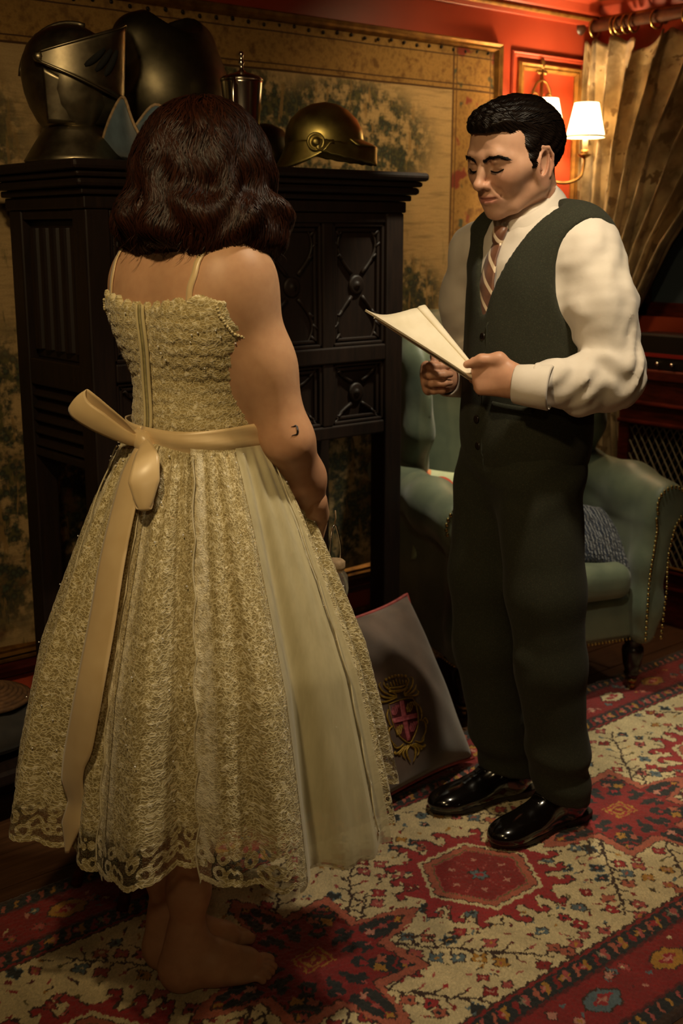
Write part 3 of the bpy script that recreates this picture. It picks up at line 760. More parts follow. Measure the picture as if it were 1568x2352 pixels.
def chin_pt(u, v):
    q = abs(u); x = (.082 + .030*v)*(1-q)**1.1 - .035*q; y = math.copysign((.078+.016*v)*math.sin(q*math.pi/2)**.85, u); return (x, y, .080 + v*(.055 + .06*q**1.2))
MB().grid([[chin_pt(u, v) for u in np.linspace(-1, 1, 41)] for v in np.linspace(0, 1, 12)]).build('chin_plate', MATS['aged_steel'], hl, solid=.004)
for s in (-1, 1):
    for (u0, v0, u1, v1) in ((.52, .36, .30, .72), (.40, .30, .215, .70), (.29, .26, .135, .68)):
        P = [vis_pt(s*(u0+(u1-u0)*q), v0+(v1-v0)*q, .0025) for q in np.linspace(0, 1, 7)]
        MB().tube(P, [.003, .0062, .0074, .0078, .0074, .0062, .004], 6).build('sight_slot', MATS['black_void'], hl)
    pv = MB().lathe([(.012, 0), (.011, .004), (.005, .007), (.0005, .008)], (0, 0, 0), 12, axis='y'); pv.V = [v*np.array((1, s, 1)) + np.array((-.040, s*.103, .214)) for v in pv.V]; pv.build('pivot', MATS['aged_steel'], hl)
# breastplate
bp = thing('breastplate', 'polished dark steel breastplate standing behind the knight helmet', 'armour', (1.705, 2.690, ZT), R(-80)); bp.scale = (.92, .95, .90)
fd = Field((-.11, -.21, -.01), (.17, .21, .42), .005)
fd.ell((-.01, 0, .22), (.115, .168, .21), 0); fd.ell((.02, 0, .19), (.118, .14, .15), .06); fd.cone((-.02, 0, .0), (-.02, 0, .05), .125, .10, .04); fd.cone((-.03, -.10, .345), (-.03, .10, .345), .055, .055, .05)
fd.fun(lambda X, Y, Z: Z - .003 + 0*X*Y, 0); fd.ell((.02, 0, .425), (.12, .080, .075), .004, 'sub')
for s in (-1, 1): fd.ell((.01, s*.205, .285), (.095, .062, .12), .004, 'sub')
fd.fun(lambda X, Y, Z: (X + .075) + 0*Y*Z, .004)
V, F = fd.mesh(2); obj('plate', new_mesh('plate', V, F), MATS['dark_steel'], bp)
MB().tube([(.125 - .10*abs(q)**2.2, .125*q, .012) for q in np.linspace(-1, 1, 20)], .006, 6).build('waist_flange', MATS['dark_steel'], bp)
for q in np.linspace(-.85, .85, 7): MB().sphere((.112 - .085*abs(q)**2.2, .135*q, .050), .005, 8, 5).build('rivet', MATS['aged_steel'], bp)
# silver claret jug
jg = thing('claret_jug', 'tall silver lidded jug between the breastplate and the brass helmet', 'jug', (1.768, 2.480, ZT), R(-140)); jg.scale = (.86,)*3
MB().lathe([(.052, 0), (.054, .006), (.044, .014), (.030, .022), (.030, .03), (.040, .045), (.046, .09), (.052, .16), (.058, .225), (.060, .232)], seg=32).build('body', MATS['silver'], jg)
MB().lathe([(.061, .232), (.061, .237), (.052, .244), (.034, .250), (.014, .256), (.006, .262), (.005, .275), (.009, .281), (.005, .287), (.005, .296), (.008, .302), (.006, .309), (.0005, .311)], seg=28).build('lid', MATS['silver'], jg)
MB().tube(spline([(.055, 0, .222), (.080, 0, .228), (.092, 0, .19), (.088, 0, .12), (.066, 0, .07), (.045, 0, .06)], 26), .006, 8).build('handle', MATS['silver'], jg)
MB().tube(spline([(-.046, 0, .14), (-.062, 0, .17), (-.072, 0, .21), (-.082, 0, .236)], 12), np.linspace(.012, .008, 12), 8).build('spout', MATS['silver'], jg)
# dark iron cap behind
ic = thing('iron_cap', 'dark iron skullcap half hidden behind the brass helmet', 'helmet', (2.03, 2.745, ZT))
MB().lathe([(.085, 0), (.09, .004), (.084, .012), (.082, .05), (.072, .09), (.050, .118), (.022, .132), (.0005, .135)], seg=28).build('dome', MATS['dark_steel'], ic)
MB().lathe([(.092, .002), (.1, .0), (.098, .006), (.086, .012)], seg=28).build('rim', MATS['dark_steel'], ic)
# brass fire helmet
bh = thing('brass_helmet', 'brass helmet with chin scales and side rosette at the right end of the cupboard', 'helmet', (2.07, 2.535, ZT+.008), R(-32))
rows = [(.058, .100, .104, .086, 0), (.075, .102, .106, .088, 0), (.10, .098, .102, .084, 0), (.125, .084, .090, .073, 0), (.147, .062, .067, .053, 0), (.162, .034, .037, .029, 0), (.168, .003, .003, .003, 0)]
MB().grid(loft(rows), True).build('dome', MATS['brass'], bh)
P = []
for v in np.linspace(0, 1, 10):
    row = []
    for a in np.linspace(1.45, 2*math.pi-1.45, 33):
        k = max(0, -math.cos(a)); row.append(((.102 + .035*v**1.5*k)*math.cos(a), .087*(1+.12*v)*math.sin(a), .068 - v*(.066*k**.6 + .008)))
    P.append(row)
MB().grid(P).build('neck_guard', MATS['brass'], bh, solid=.003)
P = [[((.100 + .035*v)*math.cos(a), .086*(1+.1*v)*math.sin(a), .072 - .016*v) for a in np.linspace(-1.0, 1.0, 21)] for v in np.linspace(0, 1, 6)]
MB().grid(P).build('peak', MATS['brass'], bh, solid=.003)
for s in (-1, 1):
    r_ = MB().lathe([(.023, 0), (.024, .006), (.019, .009), (.017, .005), (.012, .006), (.010, .012), (.004, .014), (.0005, .014)], (-.035, 0, .062), 24, axis='y')
    if s < 0: r_.V = [v*np.array((1, 1, 1)) - np.array((0, .090, 0)) for v in r_.V]; r_.V = [np.stack([v[:, 0], -.180 - v[:, 1] + 0, v[:, 2]], 1) for v in r_.V]
    else: r_.V = [v + np.array((0, .090, 0)) for v in r_.V]
    r_.build('rosette', MATS['brass'], bh)
P = []
for v in np.linspace(0, 1, 8):
    row = []
    for u in np.linspace(0, 1, 40):
        a = -1.92 + u*3.84
        wd = (.020 + .012*math.sin(math.pi*u)) ; zc = .058 - .026*math.sin(math.pi*u)
        ex = .060 + .082*math.sin(math.pi*u)**.8
        row.append((-.035 + (ex+.03)*math.sin(math.pi*u), .1*math.cos(math.pi*u)*(1-.15*math.sin(math.pi*u)), max(.004, zc + (v-.5)*2*wd*.72) + .0015*math.sin(u*90)))
    P.append(row)
MB().grid(P).build('chin_scales', MATS['brass'], bh, solid=.003)
# blue cocked hat
t = NT('blue_felt'); c = t.coord(); t.base(t.ramp(t.noise(c, 20, 5), [(.3, lin('#5a6e7c')), (.7, lin('#3c4c58'))])); t.set(Roughness=.9, Sheen_Weight=.3); t.bump(t.noise(c, 300, 2), .3, .001)
simple('pale_braid', '#b59a78', '#8a7050', 80, .7)
ht = thing('cocked_hat', 'slate blue felt cocked hat with pale braid beside the knight helmet', 'hat', (1.505, 2.437, ZT), R(20)); ht.scale = (.86, .86, 1.0)
MB().lathe([(.072, .012), (.074, .03), (.066, .065), (.048, .085), (.02, .094), (.0005, .095)], seg=28, sx=1.15).build('crown', MATS['blue_felt'], ht)
P = []; edge = []
for v in np.linspace(0, 1, 12):
    row = []
    for a in np.linspace(0, 2*math.pi, 73):
        up = .5 - .5*math.cos(3*(a+.3)); out = .072 + v*(.028 + .055*(1-up)); z = .008 + v*v*(.115*up + .012)
        q = (out*math.cos(a)*1.1, out*math.sin(a), z); row.append(q)
        if v == 1: edge.append(q)
    P.append(row)
MB().grid(P).build('brim', MATS['blue_felt'], ht, solid=.004)
MB().tube(edge, .004, 6).build('braid', MATS['pale_braid'], ht)
# ------------------------------------------------------------------ low things around the cupboard foot
t = NT('red_leather'); c = t.coord(); t.base(t.ramp(t.noise(c, 10, 5), [(.3, lin('#6e2a18')), (.7, lin('#431509'))])); t.set(Roughness=.4); t.bump(t.noise(c, 160, 3), .25, .001)
lc = thing('leather_case', 'worn reddish brown leather case standing under the cupboard', 'case', (1.60, 2.66, 0), R(8))
MB().box((-.16, -.045, 0), (.16, .045, .60)).build('body', MATS['red_leather'], lc, smooth=False, bevel=.02)
for z in (.14, .44): MB().box((-.163, -.049, z), (.163, .049, z+.03)).build('strap', MATS['dark_oak'], lc, smooth=False, bevel=.004)
MB().tube(spline([(-.06, 0, .595), (-.05, 0, .64), (0, 0, .655), (.05, 0, .64), (.06, 0, .595)], 20), .009, 8).build('handle', MATS['red_leather'], lc)
stl = thing('low_bench', 'low dark bench beside the left foot of the cupboard', 'bench', (1.10, 2.70, 0), R(4))
MB().box((-.17, -.20, .13), (.17, .20, .165)).build('seat', OAK, stl, smooth=False, bevel=.008)
for x in (-.14, .14):
    for y in (-.17, .17): MB().lathe([(.018, 0), (.022, .02), (.014, .05), (.02, .08), (.016, .1), (.024, .131)], (x, y, 0), 12).build('leg', OAK, stl)
simple('dark_velvet', '#2a241c', '#1c1812', 30, .85, sheen=.3)
def pillow(name, sx, sy, th, material, parent, n=28, pinch=.10, piping=None, seed=0):
    P = []; 
    for side in (1, -1):
        rows = []
        for v in np.linspace(-1, 1, n):
            row = []
            for u in np.linspace(-1, 1, n):
                k = max(0, (1-u**2))**.42 * max(0, (1-v**2))**.42
                x = u*sx*(1 - pinch*(1-abs(v)**3)*abs(u)**3*.6); y = v*sy*(1 - pinch*(1-abs(u)**3)*abs(v)**3*.6)
                w_ = 1 + .12*math.sin(4*u+seed)*math.sin(3*v+seed*2)
                row.append((x, y, side*th*k*w_ + .002*math.sin(14*u+9*v+seed)*k))
            rows.append(row)
        P.append(np.array(rows))
    m = MB(); m.grid(P[0]); m.grid(P[1][:, ::-1]); o = m.build(name, material, parent)
    wm = o.modifiers.new('weld', 'WELD'); wm.merge_threshold = .0005
    e = list(P[0][0]) + list(P[0][1:, -1]) + list(P[0][-1, ::-1][1:]) + list(P[0][::-1, 0][1:])
    return o, e
dc = thing('bench_cushion', 'dark tasselled cushion on the low bench', 'cushion', (1.10, 2.68, .219), R(6))
pillow('cover', .15, .16, .05, MATS['dark_velvet'], dc, 20)
for x, y in ((-.15, -.16), (.15, -.16)):
    m = MB()
    m.sphere((x, y, -.004), .009, 8, 6)
    for k in range(10): a = k*.63; m.tube([(x, y, -.008), (x+.008*math.cos(a), y+.008*math.sin(a)-.004, -.030), (x+.012*math.cos(a), y+.012*math.sin(a)-.004, -.046)], .002, 4)
    m.build('tassel', MATS['dark_velvet'], dc)
t = NT('straw'); c = t.coord(); t.base(t.ramp(t.noise(c, 60, 3), [(.3, lin('#6a4826')), (.7, lin('#40280f'))])); t.set(Roughness=.8)
bk = thing('straw_basket', 'round coiled straw basket lid lying on the bench cushion', 'basket', (1.115, 2.70, .272), R(0))
m = MB()
for k in range(9): r_ = .105 - k*.011; m.tube([(r_*math.cos(a), r_*math.sin(a), .006+.0045*k) for a in np.linspace(0, 2*math.pi, 33)], .0068, 6, cap=False)
m.build('coil', t.m, bk)
MB().lathe([(.095, .0), (.095, .004), (.0005, .046), (.0005, .04)], seg=24).build('core', t.m, bk)
fs = thing('footstool', 'small red brown wooden footstool on the rug behind the bare legs', 'stool', (1.22, 2.13, .012), R(10))
t = NT('stool_wood'); c = t.mapping(t.coord(), (1, 1, 5)); t.base(t.ramp(t.noise(c, 14, 5), [(.3, lin('#6e331a')), (.7, lin('#3e1a0a'))])); t.set(Roughness=.35)
MB().box((-.13, -.09, .15), (.13, .09, .175)).build('top', t.m, fs, smooth=False, bevel=.01)
for x in (-.105, .105):
    for y in (-.065, .065): MB().tube([(x, y, .152), (x*1.04, y*1.06, .11), (x*1.14, y*1.12, .04), (x*1.28, y*1.2, .0)], [.017, .02, .011, .013], 10).build('leg', t.m, fs)
MB().box((-.105, -.008, .10), (.105, .008, .15)).build('apron', t.m, fs, smooth=False, bevel=.003)
MB().box((-.115, -.065, .10), (-.095, .065, .15)).build('apron', t.m, fs, smooth=False, bevel=.003)
# ------------------------------------------------------------------ green wing armchair
t = NT('green_hide'); c = t.coord()
t.base(t.ramp(t.noise(c, 9, 5), [(.3, lin('#6a725c')), (.7, lin('#4c5747'))])); t.set(Roughness=.5, Sheen_Weight=.2); t.bump(t.noise(c, 220, 3), .15, .001)
simple('brass_nail', '#b5a064', '#8a7440', 50, .28, 1.0)
t = NT('black_wood'); c = t.coord(); t.base(t.ramp(t.noise(c, 12, 4), [(.3, lin('#1d120c')), (.7, lin('#0e0805'))])); t.set(Roughness=.25)
GH = MATS['green_hide']
ch = thing('wing_armchair', 'green studded wing armchair with turned legs in the corner behind the man', 'armchair', (2.668, 2.178, .009), R(-18)); ch.scale = (.93, 1, 1)
def fobj(nm, fd, m, par, sm=1):
    V, F = fd.mesh(sm); return obj(nm, new_mesh(nm, V, F), m, par)
f = Field((-.36, -.03, .14), (.36, .66, .36), .008); f.box((0, .30, .245), (.325, .285, .075), .03, 0); fobj('seat_base', f, GH, ch)
f = Field((-.33, -.06, .28), (.33, .60, .48), .007); f.box((0, .265, .365), (.275, .285, .055), .045, 0); f.ell((0, .25, .375), (.26, .27, .072), .04); fobj('seat_cushion', f, GH, ch)
f = Field((-.36, .40, .30), (.36, .80, 1.20), .009)
f.box((0, .60, .74), (.285, .055, .39), .05, 0, rot=(R(-9), 0, 0)); f.ell((0, .555, .80), (.24, .06, .30), .06, rot=(R(-9), 0, 0)); f.cone((-.2, .665, 1.10), (.2, .665, 1.10), .045, .045, .04)
fobj('backrest', f, GH, ch)
for s in (-1, 1):
    f = Field((-.46 if s < 0 else .2, .12, .55), (-.2 if s < 0 else .46, .75, 1.17), .008)
    f.box((s*.315, .53, .85), (.032, .13, .26), .03, 0, rot=(R(-9), 0, s*R(-8))); f.ell((s*.325, .42, .90), (.035, .15, .185), .06, rot=(R(-6), 0, 0)); f.cone((s*.33, .40, .66), (s*.33, .34, .80), .03, .035, .06)
    f.cone((s*.33, .34, .80), (s*.325, .38, 1.02), .034, .034, .05); f.cone((s*.325, .38, 1.02), (s*.30, .60, 1.11), .034, .034, .06)
    fobj('wing', f, GH, ch)
    f = Field((-.50 if s < 0 else .22, -.09, .13), (-.22 if s < 0 else .50, .68, .76), .007)
    f.box((s*.335, .30, .37), (.035, .28, .20), .03, 0); f.chain([(s*.375, -.005, .598), (s*.37, .15, .615), (s*.352, .40, .632), (s*.34, .56, .645)], [.072, .076, .07, .06], .05)
    f.chain([(s*.352, -.01, .54), (s*.337, .0, .42), (s*.335, .005, .28), (s*.33, .01, .20)], [.052, .045, .05, .042], .04)
    f.fun(lambda X, Y, Z: Y + .045 + 0*X*Z, .012); fobj('arm', f, GH, ch)
# brass nails: two rows down each arm front and one along the seat rail
m = MB()
def nail(p, r_=.0062): m.sphere(p, (r_, r_*.6, r_), 6, 4)
for s in (-1, 1):
    ctr = spline([(s*.375, 0, .600), (s*.356, 0, .53), (s*.340, 0, .43), (s*.337, 0, .32), (s*.332, 0, .19)], 30); 
    wdt = np.interp(np.linspace(0, 1, 30), [0, .12, .25, .45, .7, 1], [.055, .050, .034, .030, .036, .030])
    for sd in (-1, 1):
        for k in range(4, 30): nail((ctr[k, 0] + sd*wdt[k], -.046, ctr[k, 2]))
    for a in np.linspace(-.35, math.pi+.35, 16): nail((s*.375 + .058*math.cos(a), -.046, .602 + .056*math.sin(a)))
for k in range(46): nail((-.30 + k*.6/45, .013, .176), .0052)
for s in (-1, 1):
    for k in range(40): nail((s*.372, .0 + k*.014, .178), .005)
tag(m.build('nail_trim', MATS['brass_nail'], ch), kind='stuff')
for s in (-1, 1):
    lg = MB().lathe([(.030, .175), (.034, .165), (.026, .150), (.034, .140), (.036, .125), (.030, .085), (.022, .062), (.026, .056), (.022, .048), (.016, .034)][::-1], (s*.318, .035, 0), 18).build('leg', MATS['black_wood'], ch)
    MB().lathe([(.018, .024), (.019, .034), (.017, .042)], (s*.318, .035, 0), 14).lathe([(.013, -.007), (.015, 0), (.013, .007)], (s*.318, .035, .0155), 16, axis='x').build('caster', MATS['brass_nail'], lg)
    MB().tube([(s*.27, .56, .18), (s*.27, .585, .10), (s*.275, .64, .0)], [.026, .022, .018], 10).build('leg', MATS['black_wood'], ch)
# cushions on the chair
t = NT('floral_print'); c = t.coord()
vz = t.voro(c, 9); fl1 = t.math('LESS_THAN', vz, .40); vc = t.voro(c, 9, 'F1', 'Color')
base = t.ramp(t.noise(c, 14, 4), [(.35, lin('#c9cfae')), (.65, lin('#9fae86'))])
t.base(t.mix(fl1, base, t.mix(t.math('LESS_THAN', t.voro(c, 22), .4), lin('#b8452c'), lin('#d89060')))); t.set(Roughness=.8)
fc = thing('floral_cushion', 'pale green floral cushion tucked by the left arm of the armchair', 'cushion', (2.60, 2.515, .545)); fc.rotation_euler = (R(62), R(8), R(-30))
pillow('cover', .165, .15, .055, t.m, fc, seed=1)
t = NT('navy_knit'); c = t.mapping(t.coord(), (70, 110, 70)); 
t.base(t.ramp(t.noise(t.coord(), 30, 4), [(.3, lin('#101c32')), (.7, lin('#080f1c'))])); t.set(Roughness=.9, Sheen_Weight=.3)
wv = t.n('ShaderNodeTexWave'); t.l(t.coord(), wv.inputs[0]); wv.inputs['Scale'].default_value = 26; wv.inputs['Distortion'].default_value = 5; wv.inputs['Detail Scale'].default_value = 3; t.bump(wv.outputs['Fac'], .9, .006)
nc = thing('knit_cushion', 'navy blue cable knit cushion on the armchair seat', 'cushion', (2.86, 2.27, .49)); nc.rotation_euler = (R(38), R(10), R(-22))
pillow('cover', .15, .13, .05, t.m, nc, seed=2)
# ------------------------------------------------------------------ crested floor cushion
u = Vector((math.cos(R(7)), math.sin(R(7)), 0)); v = Vector((-.007, .24, .41)).normalized(); v = (v - u*u.dot(v)).normalized(); n_ = u.cross(v)
MT = Matrix((u, v, n_)).transposed().to_4x4(); MT.translation = Vector((1.955, 2.03, .025)) + v*.237
t = NT('brown_velvet'); c = t.coord(); t.base(t.ramp(t.noise(c, 12, 4), [(.3, lin('#5e4a3e')), (.7, lin('#46362d'))])); t.set(Roughness=.85, Sheen_Weight=.35); t.bump(t.noise(c, 240, 2), .2, .001)
simple('rose_piping', '#a04440', '#7c2c2c', 60, .6)
simple('gold_thread', '#b09038', '#7a5e1c', 160, .45, .35, .4, 300)
simple('pink_thread', '#b8606a', '#8e3a44', 160, .6, 0, .4, 300)
simple('dark_thread', '#5a1c20', '#3e1214', 160, .6, 0, .4, 300)
cu = thing('floor_cushion', 'brown velvet floor cushion with pink piping and embroidered crest on the rug', 'cushion'); cu.matrix_world = MT
cov, e = pillow('cover', .235, .237, .085, t.m, cu, 40, pinch=.12, seed=3)
MB().tube(e, .0055, 8).build('piping', MATS['rose_piping'], cu)
cr = bpy.data.objects.new('crest', None); COL.objects.link(cr); cr.parent = cu
def onp(x, y):   # height of the pillow face
    uu, vv = x/.235, y/.237; return .085*max(0, 1-uu*uu)**.42*max(0, 1-vv*vv)**.42*(1 + .12*math.sin(4*uu+3)*math.sin(3*vv+6)) + .002*math.sin(14*uu+9*vv+3)
CA = R(-8)
def cp(a, b, h=.002):
    x = -.030 + (a*math.cos(CA) - b*math.sin(CA)); y = -.062 + (a*math.sin(CA) + b*math.cos(CA)); return (x, y, onp(x, y) + h)
def patch(poly, nm, m, h=.0025, n=9):
    P = np.array(poly); cxy = P.mean(0); mb = MB(); rings = [[cp(*(cxy + (p-cxy)*q), h if q < .98 else -.003) for p in P] for q in (.02, .35, .7, .97, 1.0)]
    mb.grid(np.array(rings), True); mb.build(nm, m, cr)
shield = [(-.040, .042), (.0, .046), (.040, .042), (.041, .0), (.034, -.030), (.016, -.052), (0, -.062), (-.016, -.052), (-.034, -.030), (-.041, 0)]
patch(shield, 'shield', MATS['dark_thread'])
patch([(-.006, .045), (.006, .045), (.006, -.056), (-.006, -.056)], 'cross_bar', MATS['pink_thread'], .0042)
patch([(-.040, .006), (.040, .006), (.040, -.006), (-.040, -.006)], 'cross_bar', MATS['pink_thread'], .0045)
for sx, sy in ((-1, 1), (1, 1), (-1, -1), (1, -1)):
    mb = MB()
    for q in range(5): mb.tube([cp(sx*.023 + .013*math.cos(a+q), sy*(.024 if sy > 0 else .025) + .011*math.sin(2*a+q), .0042) for a in np.linspace(0, 2.2, 7)], .0013, 5)
    mb.build('quarter_stitching', MATS['pink_thread'] if sx*sy < 0 else MATS['gold_thread'], cr)
def gold(pts, nm='scroll', r_=.0028): MB().tube([cp(*p, .0035) for p in spline(np.array(pts), 22)], np.concatenate([np.linspace(r_*.7, r_, 11), np.linspace(r_, r_*.35, 11)]), 6).build(nm, MATS['gold_thread'], cr)
gold(shield + [shield[0]], 'shield_border', .0022)
for s in (-1, 1):
    gold([(s*.012, .058), (s*.03, .062), (s*.052, .076), (s*.060, .092), (s*.054, .098)]); gold([(s*.012, .056), (s*.034, .056), (s*.056, .064), (s*.066, .076)]); gold([(s*.012, .054), (s*.038, .050), (s*.058, .050), (s*.066, .056), (s*.062, .064)])
    gold([(s*.012, .060), (s*.024, .070), (s*.044, .088), (s*.044, .098)])
    gold([(s*.045, .030), (s*.054, .016), (s*.052, -.004), (s*.046, -.016)]); gold([(s*.044, -.012), (s*.058, -.020), (s*.058, -.042), (s*.042, -.062)]); gold([(s*.058, -.03), (s*.066, -.022), (s*.062, -.012), (s*.055, -.014)])
    for k in range(4): gold([(s*.006*k, -.066), (s*(.014+.009*k), -.078), (s*(.012+.013*k), -.094+.006*k), (s*(.004+.014*k), -.108+.012*k)], 'scroll', .0032)
    gold([(s*.02, -.060), (s*.034, -.066), (s*.046, -.064), (s*.052, -.054)])
gold([(-.034, .072), (0, .068), (.034, .072)], 'crown_band', .0045); gold([(-.032, .080), (0, .077), (.032, .080)], 'crown_band', .0035)
for k in range(7):
    a = -.036 + k*.012; MB().tube([cp(a*.9, .083, .003), cp(a, .096 + .004*math.cos(k-3), .004)], [.0028, .0018], 6).sphere(cp(a*1.03, .102+.005*math.cos((k-3)*.5), .005), .0042, 8, 5).build('crown_point', MATS['gold_thread'], cr)
# ------------------------------------------------------------------ two-light wall sconce
simple('sconce_iron', '#9a7440', '#6e4c24', 40, .35, .85)
t = NT('lamp_shade')
tr = t.n('ShaderNodeBsdfTranslucent'); tr.inputs[0].default_value = (*lin('#fff0d0'), 1); df = t.n('ShaderNodeBsdfDiffuse'); df.inputs[0].default_value = (*lin('#f4e2bc'), 1)
mx = t.n('ShaderNodeMixShader'); mx.inputs[0].default_value = .6; t.l(df.outputs[0], mx.inputs[1]); t.l(tr.outputs[0], mx.inputs[2])
em = t.n('ShaderNodeEmission'); em.inputs[0].default_value = (1, .84, .52, 1); em.inputs[1].default_value = 4.0
ad = t.n('ShaderNodeAddShader'); t.l(mx.outputs[0], ad.inputs[0]); t.l(em.outputs[0], ad.inputs[1]); t.l(ad.outputs[0], t.out.inputs[0])
t = NT('lamp_bulb'); em = t.n('ShaderNodeEmission'); em.inputs[0].default_value = (1, .80, .45, 1); em.inputs[1].default_value = 40; t.l(em.outputs[0], t.out.inputs[0])
simple('candle_ivory', '#efe2c0', None, 20, .5)
SX, SY = 3.437, YA
scn = thing('wall_sconce', 'two light wall sconce with scrolled back and glowing cream shades in the red panel', 'lamp', (SX, SY, 1.70))
SI = MATS['sconce_iron']
bpm = MB()
def spiral(cx, cz, r0, turns, a0, sgn, n=30): return [(cx + r0*(1-q*.82)*math.cos(a0+sgn*q*turns*6.28), -.014, cz + r0*(1-q*.82)*math.sin(a0+sgn*q*turns*6.28)) for q in np.linspace(0, 1, n)]
bpm.tube([(0, -.012, -.15), (0, -.012, .27)], .006, 8)
for s in (-1, 1):
    bpm.tube(spiral(s*.035, .165, .035, 1.4, math.pi/2*(1+s), s), .0045, 6)
    bpm.tube(spline([(0, -.014, .23), (s*.03, -.014, .215), (s*.062, -.014, .15), (s*.068, -.014, .07), (s*.04, -.014, .0), (0, -.014, -.03)], 26), .0045, 6)
    bpm.tube(spiral(s*.028, .02, .026, 1.3, math.pi/2*(1-s), -s), .004, 6)
    bpm.tube(spiral(s*.026, -.06, .026, 1.4, math.pi/2*(1+s), s), .004, 6); bpm.tube(spiral(s*.020, -.115, .02, 1.3, math.pi/2*(1-s), -s), .0035, 6)
bpm.sphere((0, -.014, .285), (.010, .008, .02), 8, 6)
for s in (-1, 1): bpm.sphere((s*.016, -.014, .255), (.014, .006, .008), 8, 5)
bpm.build('backplate', SI, scn)
for s in (-1, 1):
    ex, ey = s*.11, -.13
    MB().tube(spline([(0, -.014, -.09), (s*.02, -.05, -.115), (s*.055, -.095, -.125), (s*.095, -.125, -.105), (ex, ey, -.06), (ex, ey, -.035)], 30), .0055, 8).build('arm', SI, scn)
    MB().lathe([(.006, -.04), (.022, -.03), (.026, -.024), (.008, -.026), (.013, -.022), (.013, -.010)], (ex, ey, 0), 16).build('candle_cup', SI, scn)
    MB().lathe([(.0095, -.018), (.0095, .050), (.004, .054)], (ex, ey, 0), 14).build('candle_sleeve', MATS['candle_ivory'], scn)
    MB().sphere((ex, ey, .080), (.012, .012, .024), 12, 8).build('bulb', MATS['lamp_bulb'], scn)
    sh = MB().lathe([(.068, .034), (.064, .05), (.054, .095), (.042, .150)], (ex, ey, 0), 36, cap=False).build('lamp_shade', MATS['lamp_shade'], scn, solid=.0015)
    MB().lathe([(.0685, .032), (.0695, .036), (.0685, .040)], (ex, ey, 0), 36, cap=False).build('shade_trim', MATS['candle_ivory'], sh)
    l = bpy.data.lights.new('sconce_light', 'POINT'); l.energy = 12; l.color = (1, .72, .40); l.shadow_soft_size = .022
    lo = bpy.data.objects.new('sconce_light', l); COL.objects.link(lo); lo.parent = scn; lo.location = (ex, ey, .10)
# ------------------------------------------------------------------ curtain rod, rings, curtain
simple('rod_wood', '#4a2c1a', '#2e180c', 30, .4)
rod = thing('curtain_rod', 'dark wooden curtain rod with brass rings high on the window wall', 'curtain rod', (3.655, 2.25, 2.125))
MB().tube([(0, -1.0, 0), (0, .70, 0)], .020, 14).build('pole', MATS['rod_wood'], rod)
MB().lathe([(.0005, .0), (.016, .004), (.028, .02), (.026, .034), (.018, .04)], (0, .735, 0), 16, axis='y').build('finial', MATS['rod_wood'], rod)
MB().tube([(.093, .45, 0), (.0, .45, -.0)], .012, 8).build('bracket', MATS['rod_wood'], rod); MB().tube([(.093, -.85, 0), (.0, -.85, 0)], .012, 8).build('bracket', MATS['rod_wood'], rod)
RM = MB(); RM.tube([(.030*math.cos(a), 0, .030*math.sin(a) - .008) for a in np.linspace(0, 2*math.pi, 25)], .0042, 6, cap=False); RM = RM.mesh('ring'); RM.materials.append(MATS['brass_nail'])
ringY = [.685, .60, .575, .548, .515, .42, .30, .17, .03, -.1, -.25]
for k, y in enumerate(ringY):
    o = obj('ring', RM, None, rod, (0, y, 0), (0, 0, R(8*math.sin(k*2.3))))
t = NT('brocade'); c = t.mapping(t.coord('UV'), (1, 1, 1))
pat = t.noise(c, 5.5, 4, .6); p2 = t.noise(c, 16, 3)
colr = t.ramp(pat, [(.36, lin('#b8a27a')), (.47, lin('#9c8660')), (.56, lin('#74603f')), (.66, lin('#ad9670'))])
t.base(t.mix(t.math('GREATER_THAN', p2, .60), colr, lin('#6a5433'))); t.set(Roughness=.75, Sheen_Weight=.2)
t.bump(t.noise(c, 150, 2), .25, .001)
trn = t.n('ShaderNodeBsdfTranslucent'); trn.inputs[0].default_value = (*lin('#a8844c'), 1); mx = t.n('ShaderNodeMixShader'); mx.inputs[0].default_value = .18
t.l(t.b.outputs[0], mx.inputs[1]); t.l(trn.outputs[0], mx.inputs[2]); t.l(mx.outputs[0], t.out.inputs[0])
